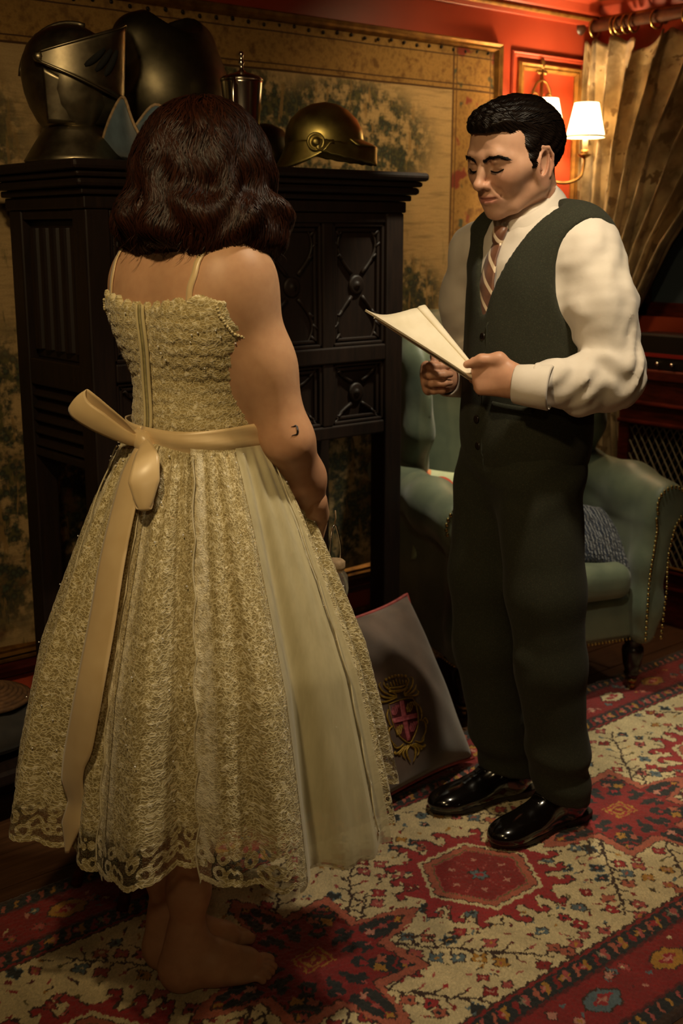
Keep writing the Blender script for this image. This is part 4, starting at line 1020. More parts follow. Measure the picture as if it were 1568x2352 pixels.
def curtain(nm, nu=170, nv=110):
    P = np.zeros((nv, nu, 3)); UV = np.zeros((nv, nu, 2))
    for i, q in enumerate(np.linspace(0, 1, nv)):
        z = 2.083 - q*(2.083-.02)
        lead = np.interp(z, [.02, .5, .86, .98, 1.10, 1.36, 1.7, 2.085], [2.66, 2.69, 2.735, 2.755, 2.70, 2.56, 2.30, 1.85])
        wall = np.interp(z, [.02, .86, .98, 1.15, 1.6, 2.085], [2.955, 2.95, 2.945, 2.955, 2.965, 2.965])
        tie = math.exp(-((z-.96)/.10)**2)
        for j, w_ in enumerate(np.linspace(0, 1, nu)):
            s_ = w_**np.interp(z, [.9, 2.0], [1.0, 1.55])
            y = wall + (lead-wall)*s_
            ph = w_*2*math.pi*8.0 + .5*math.sin(z*2.2+w_*5)
            amp = .036*(1 - .55*tie)*(.55 + .45*min(1, q*6))
            x = 3.66 + amp*math.sin(ph) + .008*math.sin(2.3*ph + z*4)
            y += .016*math.cos(ph)*(1-tie*.6)
            droop = 0
            if z > 1.85: droop = .10*((z-1.85)/.235)**2*max(0, math.sin(w_*math.pi*6.5 + .6))**2*min(1, max(0, w_-.22)*4)
            P[i, j] = (min(x, 3.738), min(y, 2.985), z - droop - (.02*math.sin(ph)**2 if z > 2.0 else 0)); UV[i, j] = (w_*2.2, z)
    idx = np.arange(nu*nv).reshape(nv, nu); F = np.stack([idx[:-1, :-1], idx[1:, :-1], idx[1:, 1:], idx[:-1, 1:]], -1).reshape(-1, 4)
    P[..., 0] -= 3.66; P[..., 1] -= 2.85
    me = new_mesh(nm, P.reshape(-1, 3), F); uv = me.uv_layers.new(name='UVMap'); uv.data.foreach_set('uv', UV.reshape(-1, 2)[F.ravel()].astype(np.float32).ravel()); return me
cu_ = thing('curtain', 'heavy gold brocade curtain tied back beside the window', 'curtain', (3.66, 2.85, 0))
obj('drape', curtain('drape'), t.m, cu_, solid=.003)
tb = MB(); tb.tube(spline([(.07, .10, .99), (-.01, .10, .97), (-.055, .03, .95), (-.055, -.05, .95), (-.03, -.11, .96), (.05, -.125, .98)], 30), .010, 8); tb.build('tieback', MATS['gold_thread'], cu_)
m = MB()
for k in range(14): a = k*.45; m.tube([(-.06, -.02, .94), (-.064+.01*math.cos(a), -.02+.012*math.sin(a), .89), (-.064+.014*math.cos(a), -.02+.016*math.sin(a), .83)], .003, 4)
m.sphere((-.062, -.02, .93), .014, 8, 6); m.build('tassel', MATS['gold_thread'], cu_)
# ------------------------------------------------------------------ on the sill
bx_ = thing('black_box', 'low black box with a thin red stripe on the window sill', 'box', (3.67, 2.42, .9255))
MB().box((-.07, -.23, 0), (.06, .23, .125)).build('case', MATS['black_paint'], bx_, smooth=False, bevel=.006)
simple('red_stripe', '#8c1f18', None, 20, .4)
MB().box((-.0725, -.21, .045), (-.069, .21, .058)).build('stripe', MATS['red_stripe'], bx_, smooth=False)
for y in (.06, .12, .18): MB().lathe([(.005, 0), (.006, .003), (.004, .009), (.0005, .010)], (0, 0, 0), 10).V and MB().tube([(-.069, y, .022), (-.082, y, .022)], .006, 8).build('knob', MATS['silver'], bx_)
# ------------------------------------------------------------------ people: shared head, hand and foot shapes
t = NT('skin'); a = t.n('ShaderNodeVertexColor', layer_name='Col'); c = t.coord()
t.base(t.mix(t.ramp(t.noise(c, 60, 4), [(.35, 0.0), (.75, .16)]), a.outputs[0], lin('#7a3f2c')))
t.set(Roughness=.48, Subsurface_Weight=.12, Subsurface_Radius=(.012, .005, .003), Subsurface_Scale=.6); t.b.inputs['Specular IOR Level'].default_value = .4
t.bump(t.noise(c, 500, 3), .08, .0006)
def head_mesh(h=.0022, jaw=1.0, neck_back=.0):
    f = Field((-.15, -.11, -.24), (.15, .11, .15), h)
    f.ell((-.010, 0, .026), (.086, .073, .078), 0)
    f.ell((.040, 0, .028), (.050, .062, .060), .03)
    f.ell((.036, 0, -.022), (.054, .056*jaw, .068), .03)
    for s in (-1, 1):
        f.chain([(-.006, s*.056*jaw, -.024), (.000, s*.052*jaw, -.056), (.046, s*.030, -.088)], [.018, .016, .016], .03)
        f.ell((.058, s*.036, -.026), (.024, .024, .022), .03)
        f.cone((.050, s*.056, -.010), (.020, s*.066, -.010), .009, .010, .03)
    f.ell((.070, 0, -.098), (.018, .021, .015), .025)
    f.ell((.072, 0, -.062), (.022, .030, .026), .025)
    for s in (-1, 1):
        f.chain([(.088, s*.009, .014), (.0835, s*.030, .019), (.066, s*.050, .011)], [.008, .0085, .007], .016)
        f.ell((.096, s*.031, -.002), (.016, .017, .0115), .012, 'sub')
        f.ell((.0715, s*.0325, -.0045), (.0165, .0170, .0130), .004)
        f.chain([(.0845, s*.0180, -.0105), (.0885, s*.0270, -.0128), (.0872, s*.0370, -.0125), (.0780, s*.0475, -.0085)], [.0012, .0016, .0016, .0010], .0022, 'sub')
        f.chain([(.0830, s*.020, -.0165), (.0845, s*.033, -.0185), (.0740, s*.046, -.0140)], [.0026, .0030, .0024], .006)
        f.chain([(.0850, s*.019, .0040), (.0890, s*.031, .0070), (.0770, s*.048, .0035)], [.0030, .0034, .0028], .006)
    f.chain([(.086, 0, .012), (.0965, 0, -.012), (.1115, 0, -.0335)], [.0078, .0072, .0085], .012)
    f.ell((.1095, 0, -.0365), (.0100, .0105, .0088), .007)
    for s in (-1, 1):
        f.ell((.0970, s*.0130, -.0385), (.0100, .0066, .0078), .006)
        f.ell((.1045, s*.0062, -.0455), (.0045, .0034, .0026), .003, 'sub')
    f.cone((.094, 0, -.050), (.0935, 0, -.057), .0035, .004, .008)
    for s in (-1, 1):
        f.chain([(.0955, s*.003, -.0610), (.0905, s*.014, -.0615), (.0790, s*.0285, -.0630)], [.0044, .0042, .0018], .004)
        f.chain([(.0930, 0, -.0712), (.0895, s*.011, -.0710), (.0795, s*.0265, -.0645)], [.0058, .0054, .0018], .004)
    f.chain([(.0985, 0, -.0662), (.0935, .015, -.0658), (.0800, .0300, -.0628)], [.0016, .0016, .0013], .003, 'sub'); f.chain([(.0985, 0, -.0662), (.0935, -.015, -.0658), (.0800, -.0300, -.0628)], [.0016, .0016, .0013], .003, 'sub')
    for s in (-1, 1): f.chain([(.093, s*.019, -.038), (.086, s*.031, -.050), (.073, s*.039, -.066)], [.0010, .0022, .0008], .009, 'sub')
    for s in (-1, 1):
        f.ell((.000, s*.0735, -.020), (.0225, .0090, .0380), .008, rot=(R(-s*10), R(-14), R(s*20)))
        f.ell((.005, s*.0800, -.014), (.0125, .0075, .0235), .003, 'sub', rot=(R(-s*10), R(-14), R(s*20)))
        f.chain([(.010, s*.076, .010), (.004, s*.079, .018), (-.010, s*.083, .014), (-.019, s*.084, -.002), (-.018, s*.082, -.024), (-.010, s*.079, -.042)], [.0026, .0030, .0030, .0030, .0030, .0030], .003)
        f.chain([(.008, s*.0765, .008), (.013, s*.0775, -.010), (.010, s*.0770, -.026)], [.0024, .0024, .0030], .004)
    f.chain([(-.026, 0, -.030), (-.040, 0, -.13), (-.052-neck_back, 0, -.23)], [.056, .054, .060], .03)
    return f.mesh(1)
def head_colour(V, skin, lip, brow=None):
    C = np.tile(np.array(skin), (len(V), 1)).astype(np.float64); x, y, z = V.T
    m = np.exp(-(((z+.0663)/.0082)**2)**2) * np.exp(-((y/.027)**2)**2) * (x > .078); C += m[:, None]*(np.array(lip)-C)*.85
    bl = np.exp(-(((z+.030)/.026)**2 + ((np.abs(y)-.042)/.024)**2)) * (x > .02); C *= 1 - bl[:, None]*np.array((.0, .10, .12))
    n = np.exp(-(((z+.038)/.016)**2 + (y/.018)**2)) * (x > .09); C *= 1 - n[:, None]*np.array((.0, .08, .08))
    e = np.exp(-(((x+.0)/.03)**2 + ((z+.020)/.04)**2)) * (np.abs(y) > .078); C *= 1 - e[:, None]*np.array((.0, .14, .14))
    return C
def face_x(V):
    front = V[V[:, 0] > .04]
    def fn(y, z):
        d = (front[:, 1]-y)**2 + (front[:, 2]-z)**2; k = d < .003**2
        return front[k, 0].max() if k.any() else front[np.argmin(d), 0]
    return fn
def pose(V, M):
    M = np.array(M); return V @ M[:3, :3].T + M[:3, 3]
def head_matrix(origin, yaw, pitch, roll, s):
    return Matrix.Translation(origin) @ Matrix.Rotation(yaw, 4, 'Z') @ Matrix.Rotation(pitch, 4, 'Y') @ Matrix.Rotation(roll, 4, 'X') @ Matrix.Scale(s, 4)
def hand_prims(f, wrist, d, tdir, curls, s=1.0, thumb=None, arm=None, spread=.0):
    """d: wrist to knuckles; tdir: towards the thumb; fingers curl towards the palm side n"""
    d = np.array(d, float); d /= np.linalg.norm(d); t_ = np.array(tdir, float); t_ -= d*(t_@d); t_ /= np.linalg.norm(t_)
    n = np.cross(d, t_)*curls[0]      # palm side
    w_ = np.array(wrist, float)
    at = lambda a, b, c_: w_ + s*(a*d + b*t_ + c_*n)
    f.cone(at(-.03, 0, 0), at(.02, .002, 0), .026*s, .028*s, .02, flat=(n, .78))
    for k, (b, L) in enumerate(((.027, .086), (.009, .090), (-.010, .086), (-.027, .078))):
        f.cone(at(.012, b*.62, 0), at(L, b, -.002), .0165*s, .0125*s, .016)
    tips = []
    for k, (b, L, seg, r_) in enumerate(((.027, .086, (.044, .026, .021), .0098), (.009, .090, (.049, .030, .022), .0100), (-.010, .086, (.045, .028, .021), .0095), (-.027, .078, (.036, .021, .018), .0085))):
        p = at(L, b, -.002); pts = [p]; ang = 0
        cs = curls[1][k]
        for j in range(3):
            ang += cs[j]; dirv = math.cos(ang)*d + math.sin(ang)*n + spread*(b/.027)*t_*.25
            dirv /= np.linalg.norm(dirv); p = p + s*seg[j]*dirv; pts.append(p)
        f.chain(pts, [r_*s*1.08, r_*s, r_*s*.93, r_*s*.80], .004); tips.append(pts)
    if thumb is not None:
        f.chain([at(.012, .018, .006)] + [at(*q) for q in thumb], [.017*s, .0145*s, .0115*s, .0085*s][:len(thumb)+1], .010)
    return tips
from mathutils.kdtree import KDTree
def hug(V, N):
    kd = KDTree(len(V))
    for i, p in enumerate(V): kd.insert(p, i)
    kd.balance()
    def walk(p, d, step, n, off, turn=None):
        P = []; NN = []; p = np.array(p); d = np.array(d, float)
        for j in range(n):
            co, k, _ = kd.find(p); nn = N[k]; p = p - nn*((p - V[k])@nn) + nn*(off if np.isscalar(off) else off[j]); P.append(p); NN.append(nn)
            if turn is not None: d = turn(p, d, j)
            d = d - nn*(d@nn); d /= np.linalg.norm(d) + 1e-9; p = p + d*step
        return np.array(P), np.array(NN)
    return walk
def strands(rootfn, n, seg, wid, seed=0):
    """rootfn(i, rng) -> polyline (seg,3) and outward normals; flat ribbons joined as one mesh"""
    rng = np.random.default_rng(seed); Vs = []; idx0 = 0; Fs = []
    for i in range(n):
        q = rootfn(i, rng)
        if q is None: continue
        P, N = q; P = np.asarray(P); T = np.gradient(P, axis=0); S = np.cross(T, N); S /= np.linalg.norm(S, axis=1)[:, None] + 1e-9
        N = np.cross(S, T); N /= np.linalg.norm(N, axis=1)[:, None] + 1e-9
        m = len(P); w_ = wid*np.concatenate([np.linspace(.7, 1, m//2), np.linspace(1, .15, m - m//2)])[:, None]
        V = np.stack([P - S*w_, P + N*w_*.6, P + S*w_], 1).reshape(-1, 3); Vs.append(V)
        b = idx0 + 3*np.arange(m-1)[:, None]
        Fs.append(np.concatenate([np.stack([b, b+1, b+4, b+3], -1).reshape(-1, 4), np.stack([b+1, b+2, b+5, b+4], -1).reshape(-1, 4)])); idx0 += len(V)
    return np.concatenate(Vs), np.concatenate(Fs)
def hair_mat(name, c1, c2, rough=.34):
    t = NT(name); c = t.coord()
    rnd = t.n('ShaderNodeNewGeometry').outputs['Random Per Island']
    t.base(t.mix(rnd, lin(c1), lin(c2))); t.set(Roughness=rough, Anisotropic=.5); t.b.inputs['Specular IOR Level'].default_value = .22
    return t.m
# ------------------------------------------------------------------ the man reading
MB_ = (2.11, 1.78, .009); MH = R(168)
man = thing('person', 'man in white shirt, dark waistcoat and striped tie reading from a booklet', 'person', MB_, MH)
SKM = lin('#c69a7e'); LIPM = lin('#a8645a')
HM = head_matrix((.118, .004, 1.552), R(10), R(14), R(-3), 1.06)
hv, hf = head_mesh(jaw=1.06); hc = head_colour(hv, SKM, LIPM); fx = face_x(hv); hv = pose(hv, HM)
# hands
LH = Field((.10, -.05, 1.00), (.38, .25, 1.19), .0022)
LW = (.210, .168, 1.090)
LH.cone((.13, .205, 1.09), LW, .032, .028, .02)
c4 = [(.95, 1.35, .7), (1.0, 1.4, .7), (1.05, 1.4, .7), (1.1, 1.4, .7)]
tipsL = hand_prims(LH, LW, (.62, -.76, .10), (-.12, .02, 1), (1, c4), .98, [(.048, .042, -.004), (.082, .036, -.016), (.112, .022, -.017)])
lv, lf = LH.mesh(1)
RH = Field((.05, -.26, .99), (.40, .08, 1.20), .0022)
RW = (.196, -.122, 1.070)
RH.cone((.06, -.2, 1.085), RW, .034, .028, .02)
tipsR = hand_prims(RH, RW, (.86, .40, .06), (.05, -.05, 1), (-1, [(.75, 1.45, .75), (.8, 1.5, .7), (.85, 1.5, .7), (.9, 1.5, .7)]), .98, [(.048, .046, .010), (.080, .050, .020), (.104, .044, .032)])
rv, rf = RH.mesh(1)
# body under the clothes
BD = Field((-.25, -.40, .05), (.36, .40, 1.52), .010)
BD.ell((.055, 0, 1.24), (.10, .15, .18), 0); BD.ell((.06, 0, 1.03), (.10, .14, .17), .05); BD.ell((.06, 0, .90), (.10, .145, .12), .05); BD.cone((.035, .12, 1.375), (.06, -.12, 1.37), .05, .05, .05); BD.cone((.05, 0, 1.36), (.075, 0, 1.44), .056, .052, .03)
for s, sh, el, wr in ((1, (.02, .15, 1.35), (.008, .234, 1.10), LW), (-1, (.08, -.175, 1.355), (.02, -.262, 1.085), RW)):
    BD.cone(sh, el, .048, .038, .03); BD.cone(el, wr, .036, .027, .02)
for s, hp, kn, an in ((1, (.075, .085, .88), (.05, .10, .47), (-.03, .09, .09)), (-1, (.085, -.08, .88), (.08, -.09, .47), (.0, -.09, .09))):
    BD.cone(hp, kn, .075, .052, .03); BD.cone(kn, an, .05, .036, .03)
    BD.cone(an, (an[0]+.06, an[1]+s*.005, .045), .030, .022, .02)
bv, bf = BD.mesh(1)
V, F = join((hv, hf), (lv, lf), (rv, rf), (bv, bf))
hcol = np.array(SKM)*np.array((1.0, .93, .9))
Cc = np.concatenate([hc, np.tile(hcol, (len(lv)+len(rv)+len(bv), 1))])
obj('body', new_mesh('body', V, F, True, Cc), MATS['skin'], man)
# eyebrows, lashes
BH = hair_mat('black_hair', '#1a110b', '#0c0705', .36)
def on_head(p): return np.array(HM @ Vector(p))
for s in (-1, 1):
    mb = MB(); rng = np.random.default_rng(3); path = spline([(s*.0115, .0070), (s*.026, .0140), (s*.042, .0165), (s*.0545, .0090)], 31)
    for k in range(330):
        q = rng.uniform(0, 1); y, z = path[int(q*30)] + rng.normal(size=2)*np.array((.0012, .0018*(1-.55*q)))
        dy, dz = s*(.0040+.0035*q), .0040*(1-q*1.6)
        P = [on_head((fx(y+dy*u_, z+dz*u_) + .0004 + .0010*math.sin(u_*3), y+dy*u_, z+dz*u_)) for u_ in (0, .5, 1)]
        mb.tube(P, [.0007, .0006, .0002], 3, cap=False)
    mb.build('eyebrow', BH, man)
    mb = MB(); ln = spline([(s*.0180, -.0105), (s*.0270, -.0130), (s*.0370, -.0127), (s*.0480, -.0082)], 26)
    LP = [np.array((fx(y, z) - .0002, y, z)) for y, z in ln]
    mb.tube([on_head(p) for p in LP], [.0006] + [.0013]*24 + [.0006], 5)
    for p in LP[2:-1]: mb.tube([on_head(p), on_head(p + np.array((.0050, s*.0020, -.0042)))], [.0005, .0002], 3)
    mb.build('eyelash', BH, man)
# hair: a cap with swept strands
hfld = Field((-.14, -.105, -.10), (.13, .105, .165), .003)
hfld.ell((-.012, 0, .024), (.095, .0795, .082), 0); hfld.ell((.012, 0, .066), (.070, .060, .044), .03); hfld.ell((.056, .0, .072), (.037, .052, .030), .02); hfld.ell((-.040, 0, .026), (.064, .070, .066), .03)
for s in (-1, 1): hfld.chain([(.020, s*.066, .030), (.026, s*.0655, -.008), (.030, s*.0650, -.030)], [.014, .013, .005], .012)
def hline(X, Y, Z):
    g = np.interp(Z, [-.09, -.074, -.072, -.060, -.042, -.030, .000, .030, .052, .064, .072], [-.046, -.040, -.030, -.026, .014, .038, .042, .046, .064, .085, .16])
    side = np.clip((np.abs(Y)-.030)/.03, 0, 1)
    gg = np.where(Z > .034, g*side + (1-side)*np.where(Z < .060, .050 + 0*Z, .2), g)
    return X - gg
hfld.fun(lambda X, Y, Z: -hline(X, Y, Z), .004, 'sub'); hfld.fun(lambda X, Y, Z: (Z + .088) + 0*X*Y, .004)
for s in (-1, 1): hfld.ell((.001, s*.084, -.022), (.0255, .018, .041), .004, 'sub', rot=(0, R(-14), 0))
hfld.warp(lambda X, Y, Z: .0016*np.sin(X*160 + Y*220 + 12*np.sin(Z*30)) + .0012*np.sin(Y*380 + Z*60))
cv, cf = hfld.mesh(1); cn = normals(cv, cf)
hair = obj('hair', new_mesh('hair', pose(cv, HM), cf), BH, man)
top = np.nonzero((cn[:, 2] > -.6) & (hfld.D is not None) & (cv[:, 2] > -.06))[0]
def mroot(i, rng):
    k = top[rng.integers(len(top))]; p = cv[k].copy(); n = cn[k]
    if n @ (p - np.array((0, 0, .03))) < 0: return None
    up = p[2] > .06 and n[2] > .25
    d = np.array((-.9, -.25, -.1)) if up else np.array((-.75, 0, -.65))
    if up and p[0] > .045: d = np.array((.35, -.55, .6))
    d = d + rng.normal(size=3)*.12; m_ = 8; L = rng.uniform(.030, .050) if up else rng.uniform(.014, .024)
    if up and p[0] > .045: L = rng.uniform(.014, .022)
    P, NN = mwalk(p, d, L/m_, m_, rng.uniform(.0002, .0012) + (.0012 if up else .0)*np.sin(np.linspace(0, 3, m_)))
    return pose(P, HM), NN @ np.array(HM)[:3, :3].T
mwalk = hug(cv, cn)
V, F = strands(mroot, 7000, 8, .0008, 4)
obj('hair_strands', new_mesh('hair_strands', V, F), BH, hair)
# ---- shirt
t = NT('white_cotton'); c = t.coord(); t.base(t.ramp(t.noise(c, 12, 3), [(.3, lin('#dcd2c6')), (.7, lin('#d0c6b8'))])); t.set(Roughness=.7, Sheen_Weight=.15); t.bump(t.noise(c, 26, 4), .25, .004)
TS = Field((-.26, -.40, .80), (.36, .42, 1.50), .0055)
TS.ell((.055, 0, 1.245), (.122, .165, .20), 0); TS.ell((.062, .0, 1.06), (.128, .150, .20), .06); TS.ell((.062, 0, .92), (.120, .152, .14), .06)
TS.cone((.020, .125, 1.372), (.068, -.125, 1.366), .062, .060, .06); TS.cone((.045, 0, 1.37), (.06, 0, 1.425), .068, .062, .03)
SH = TS.copy()
SH.chain([(.020, .140, 1.345), (.018, .192, 1.245), (.008, .234, 1.108)], [.074, .069, .060], .03); SH.chain([(.008, .234, 1.100), (.090, .214, 1.086), (.180, .184, 1.091)], [.060, .053, .045], .02)
SH.ell((.05, .222, 1.065), (.085, .042, .042), .03, rot=(0, R(-4), R(-18)))
SH.chain([(.085, -.165, 1.345), (.075, -.215, 1.23), (.035, -.258, 1.09)], [.074, .068, .058], .03); SH.chain([(.035, -.258, 1.09), (.10, -.19, 1.085), (.165, -.138, 1.072)], [.056, .048, .042], .02)
rng = np.random.default_rng(8)
def crease(a, b, r_=.005, k=.02): SH.cone(a, b, .0016, .0008, .016, 'sub')
def folds(X, Y, Z):
    lf = np.clip((Y-.15)/.04, 0, 1); el = np.exp(-((Z-1.11)/.10)**2)*np.exp(-((X-.03)/.09)**2)
    d = .0042*el*np.sin(95*(Z + .55*X) + 3.0*np.sin(22*Y+3*X*20))
    up = np.exp(-((Z-1.29)/.09)**2); d = d + .0028*up*np.sin(120*(X*.9 + .25*Z) + 2.2*np.sin(28*Z))
    fa = np.clip((X-.06)/.05, 0, 1)*np.clip((1.2-Z)/.05, 0, 1); d = d + .0030*fa*np.sin(110*(X + .4*Z) + 2*np.sin(40*Z))
    return lf*d
SH.warp(folds)
SH.warp(lambda X, Y, Z: .0030*nz3(X, Y, Z, 42, 3) + .0018*nz3(X, Y, Z, 90, 4))
for q in ((LW, (.62, -.76, .10), .012), (RW, (.86, .40, .06), .012)):
    w_ = np.array(q[0]); d = np.array(q[1]); d /= np.linalg.norm(d)
    SH.fun(lambda X, Y, Z: np.maximum(-((X-w_[0])*d[0] + (Y-w_[1])*d[1] + (Z-w_[2])*d[2] + .030), 0*X + 0*Y + 0*Z - 1), 0, 'sub', w_-.075, w_+.075)
V, F = SH.mesh(1); shirt = obj('shirt', new_mesh('shirt', V, F), MATS['white_cotton'], man)
for w_, d, r_ in ((LW, (.62, -.76, .06), .0), (RW, (.86, .40, .04), 0)):
    w_ = np.array(w_); d = np.array(d); d /= np.linalg.norm(d); up = np.array((0, 0, 1.)); a_ = np.cross(d, up); a_ /= np.linalg.norm(a_); up = np.cross(a_, d)
    P = []
    for q, (off, ra, rb) in enumerate(((.006, .034, .037), (.004, .036, .039), (-.02, .0385, .042), (-.045, .040, .044), (-.066, .041, .046), (-.07, .038, .043))):
        P.append([w_ + d*off + a_*ra*math.cos(a)*(1+.02*math.sin(3*a+q)) + up*(rb*math.sin(a) - .004) for a in np.linspace(0, 2*math.pi, 41)[:-1]])
    cf_ = MB().grid(P, True).build('cuff', MATS['white_cotton'], shirt, solid=.003)
    p = w_ - d*.03 - up*.03 - a_*(-.028 if w_[1] > 0 else .028)
    MB().sphere(p, .005, 8, 6).build('cuff_button', MATS['pale_braid'], cf_)
# collar
nc0 = np.array((.060, 0, 1.410)); nax = np.array((.36, 0, .93)); nax /= np.linalg.norm(nax); ncx = np.array((nax[2], 0, -nax[0])); ncy = np.array((0, 1., 0))
def ring(a, r_, h_): return nc0 + ncx*math.cos(a)*r_*1.02 + ncy*math.sin(a)*r_ + nax*h_
P = [[ring(a, r_, h0 + h1*(.5-.5*math.cos(a))) for a in np.linspace(.10, 2*math.pi-.10, 60)] for r_, h0, h1 in ((.0655, -.02, 0), (.0645, .012, .020), (.0635, .030, .030))]
MB().grid(P).build('collar_stand', MATS['white_cotton'], shirt, solid=.002)
P = []
for v in np.linspace(0, 1, 10):
    row = []
    for a in np.linspace(.16, 2*math.pi-.16, 70):
        fr_ = .5+.5*math.cos(a); pk = max(0, math.cos(a))**1.5
        edge_ = math.exp(-(min(a, 2*math.pi-a)/.55)**2)
        h_ = (.032 + .034*(1-fr_)) - v*(.044 + .012*(1-fr_) + .034*edge_); r_ = .0650 + .014*math.sin(v*1.5) + .012*v*pk + .004*math.sin(v*3.1)
        aa = a + (v*.20*edge_ if a < math.pi else -v*.20*edge_)
        row.append(ring(aa, r_, h_))
    P.append(row)
MB().grid(P).build('collar', MATS['white_cotton'], shirt, solid=.0045)
# tie
t = NT('striped_silk'); c = t.coord(); sp_ = t.n('ShaderNodeSeparateXYZ'); t.l(c, sp_.inputs[0])
dg_ = t.math('ADD', t.math('MULTIPLY', sp_.outputs[1], 1.1), t.math('MULTIPLY', sp_.outputs[2], 1.0)); md = t.math('FRACT', t.math('MULTIPLY', dg_, 21.0))
t.base(t.mix(t.math('LESS_THAN', md, .24), t.ramp(t.noise(c, 40, 3), [(.3, lin('#7a5038')), (.7, lin('#5c3826'))]), lin('#dcc6a8'))); t.set(Roughness=.42, Sheen_Weight=.2)
tie = bpy.data.objects.new('tie', None); COL.objects.link(tie); tie.parent = man
P = []
for q, (x, z, w_, th) in enumerate(((.1435, 1.405, .010, .006), (.146, 1.402, .021, .012), (.150, 1.390, .020, .013), (.154, 1.372, .015, .010), (.155, 1.366, .012, .006))):
    P.append([(x + th*math.cos(a), .0 + w_*math.sin(a), z + .002*math.cos(a)) for a in np.linspace(0, 2*math.pi, 25)[:-1]])
MB().grid(P, True).build('knot', t.m, tie)
def chest_x(y, z):
    """front of the shirt at y,z from the field"""
    i = int(round((y-TS.lo[1])/TS.h)); j = int(round((z-TS.lo[2])/TS.h)); col = TS.D[:, i, j]; k = np.nonzero(col < 0)[0]
    return TS.lo[0] + TS.h*(k[-1] if len(k) else 0)
P = []
for q in np.linspace(0, 1, 24):
    z = 1.372 - q*.17; w_ = .013 + .022*q**.8; xx = max(chest_x(0, z), .12) if q > .15 else .152
    xx = np.interp(q, [0, .2, .5, 1], [.153, max(.158, chest_x(0, 1.335)+.006), chest_x(0, 1.285)+.006, chest_x(0, 1.20)+.004])
    P.append([(xx - .10*y*y/.03 + .003*(1-abs(y)/w_), y, z) for y in np.linspace(-w_, w_, 9)])
MB().grid(P).build('blade', t.m, tie, solid=.004)
# ---- waistcoat
t = NT('tweed'); c = t.coord()
t.base(t.ramp(t.noise(c, 260, 3, .7), [(.3, lin('#393b2e')), (.55, lin('#2a2b22')), (.75, lin('#474435'))])); t.set(Roughness=.95, Sheen_Weight=.04); t.b.inputs['Specular IOR Level'].default_value = .2; t.bump(t.noise(c, 420, 2), .3, .001)
VS = TS.copy().grow(.011); VS.cone((.02, .10, 1.405), (.066, -.10, 1.40), .050, .050, .03)
VS.fun(lambda X, Y, Z: np.maximum(np.maximum(np.abs(Y - .004) - (Z - 1.212)*.40, 1.212 - Z), .055 - X) , .004)
VS.cone((.062, 0, 1.37), (.10, 0, 1.53), .070, .085, .006, 'sub')
VS.ell((.055, .222, 1.292), (.098, .088, .142), .006, 'sub', rot=(R(10), 0, R(-8))); VS.ell((.085, -.232, 1.288), (.098, .085, .142), .006, 'sub', rot=(R(-10), 0, R(-8)))
VS.fun(lambda X, Y, Z: Z - (.885 - .05*np.clip((X-.10)/.08, 0, 1)*np.clip(1-np.abs(np.abs(Y-.01)-.03)/.07, 0, 1) + .0*Y), .004)
VS.warp(lambda X, Y, Z: .0018*nz3(X, Y, Z, 34, 5))
V, F = VS.mesh(3); vest = obj('waistcoat', new_mesh('waistcoat', V, F), MATS['tweed'], man)
def vest_x(y, z):
    i = int(round((y-VS.lo[1])/VS.h)); j = int(round((z-VS.lo[2])/VS.h)); k = np.nonzero(VS.D[:, i, j] < 0)[0]; return VS.lo[0] + VS.h*(k[-1]+.5) if len(k) else .19
simple('horn_button', '#2a2018', '#171009', 60, .3)
for z in (1.172, 1.112, 1.052, .992, .932, .880):
    MB().lathe([(.0085, 0), (.009, .002), (.0075, .004), (.004, .003), (.0005, .003)], (vest_x(.012, z)-.001, .012, z), 14, axis='x').build('button', MATS['horn_button'], vest)
MB().tube([(vest_x(.026, z)+.0005, .026, z) for z in np.linspace(1.205, .865, 40)], .0016, 5).build('front_edge', MATS['tweed'], vest)
for z0, yy in ((1.035, .09), (.985, .09)):
    pass
yy_ = np.linspace(.055, .135, 16); px_ = np.polyval(np.polyfit(yy_, [vest_x(y, 1.025) for y in yy_], 2), yy_); P = [(x+.001, y, 1.03 - .1*(y-.05)) for x, y in zip(px_, yy_)]
MB().tube(P, .0035, 6, flat=2.0).build('pocket_welt', MATS['tweed'], vest)
# ---- trousers
TR = Field((-.20, -.24, .05), (.30, .26, 1.0), .0062)
TR.ell((.065, 0, .90), (.128, .160, .13), 0); TR.cone((.06, 0, .9), (.06, 0, .98), .10, .10, .05)
TR.chain([(.080, .080, .84), (.062, .098, .60), (.040, .098, .42), (.004, .092, .20), (-.020, .092, .075)], [.098, .088, .079, .070, .066], .03)
TR.chain([(.092, -.075, .84), (.095, -.090, .60), (.086, -.092, .42), (.042, -.090, .20), (.008, -.090, .075)], [.094, .086, .079, .071, .068], .03)
TR.chain([(.150, .090, .80), (.115, .099, .45), (.036, .094, .10)], [.022, .016, .012], .03); TR.chain([(.160, -.085, .78), (.152, -.091, .45), (.064, -.090, .10)], [.022, .016, .012], .03)
TR.warp(lambda X, Y, Z: .0022*nz3(X, Y, Z*.6, 30, 9) + .0035*np.sin(55*(Z + .6*X) + 2*np.sin(Y*18))*np.exp(-((Z-.86)/.07)**2) + .004*np.sin(75*Z + 20*Y)*np.exp(-((Z-.14)/.07)**2))
TR.fun(lambda X, Y, Z: Z - (.072 + .22*np.clip(X-.01, -.08, .09)) + 0*Y, .003)
V, F = TR.mesh(1); tr_ = obj('trousers', new_mesh('trousers', V, F), MATS['tweed'], man)
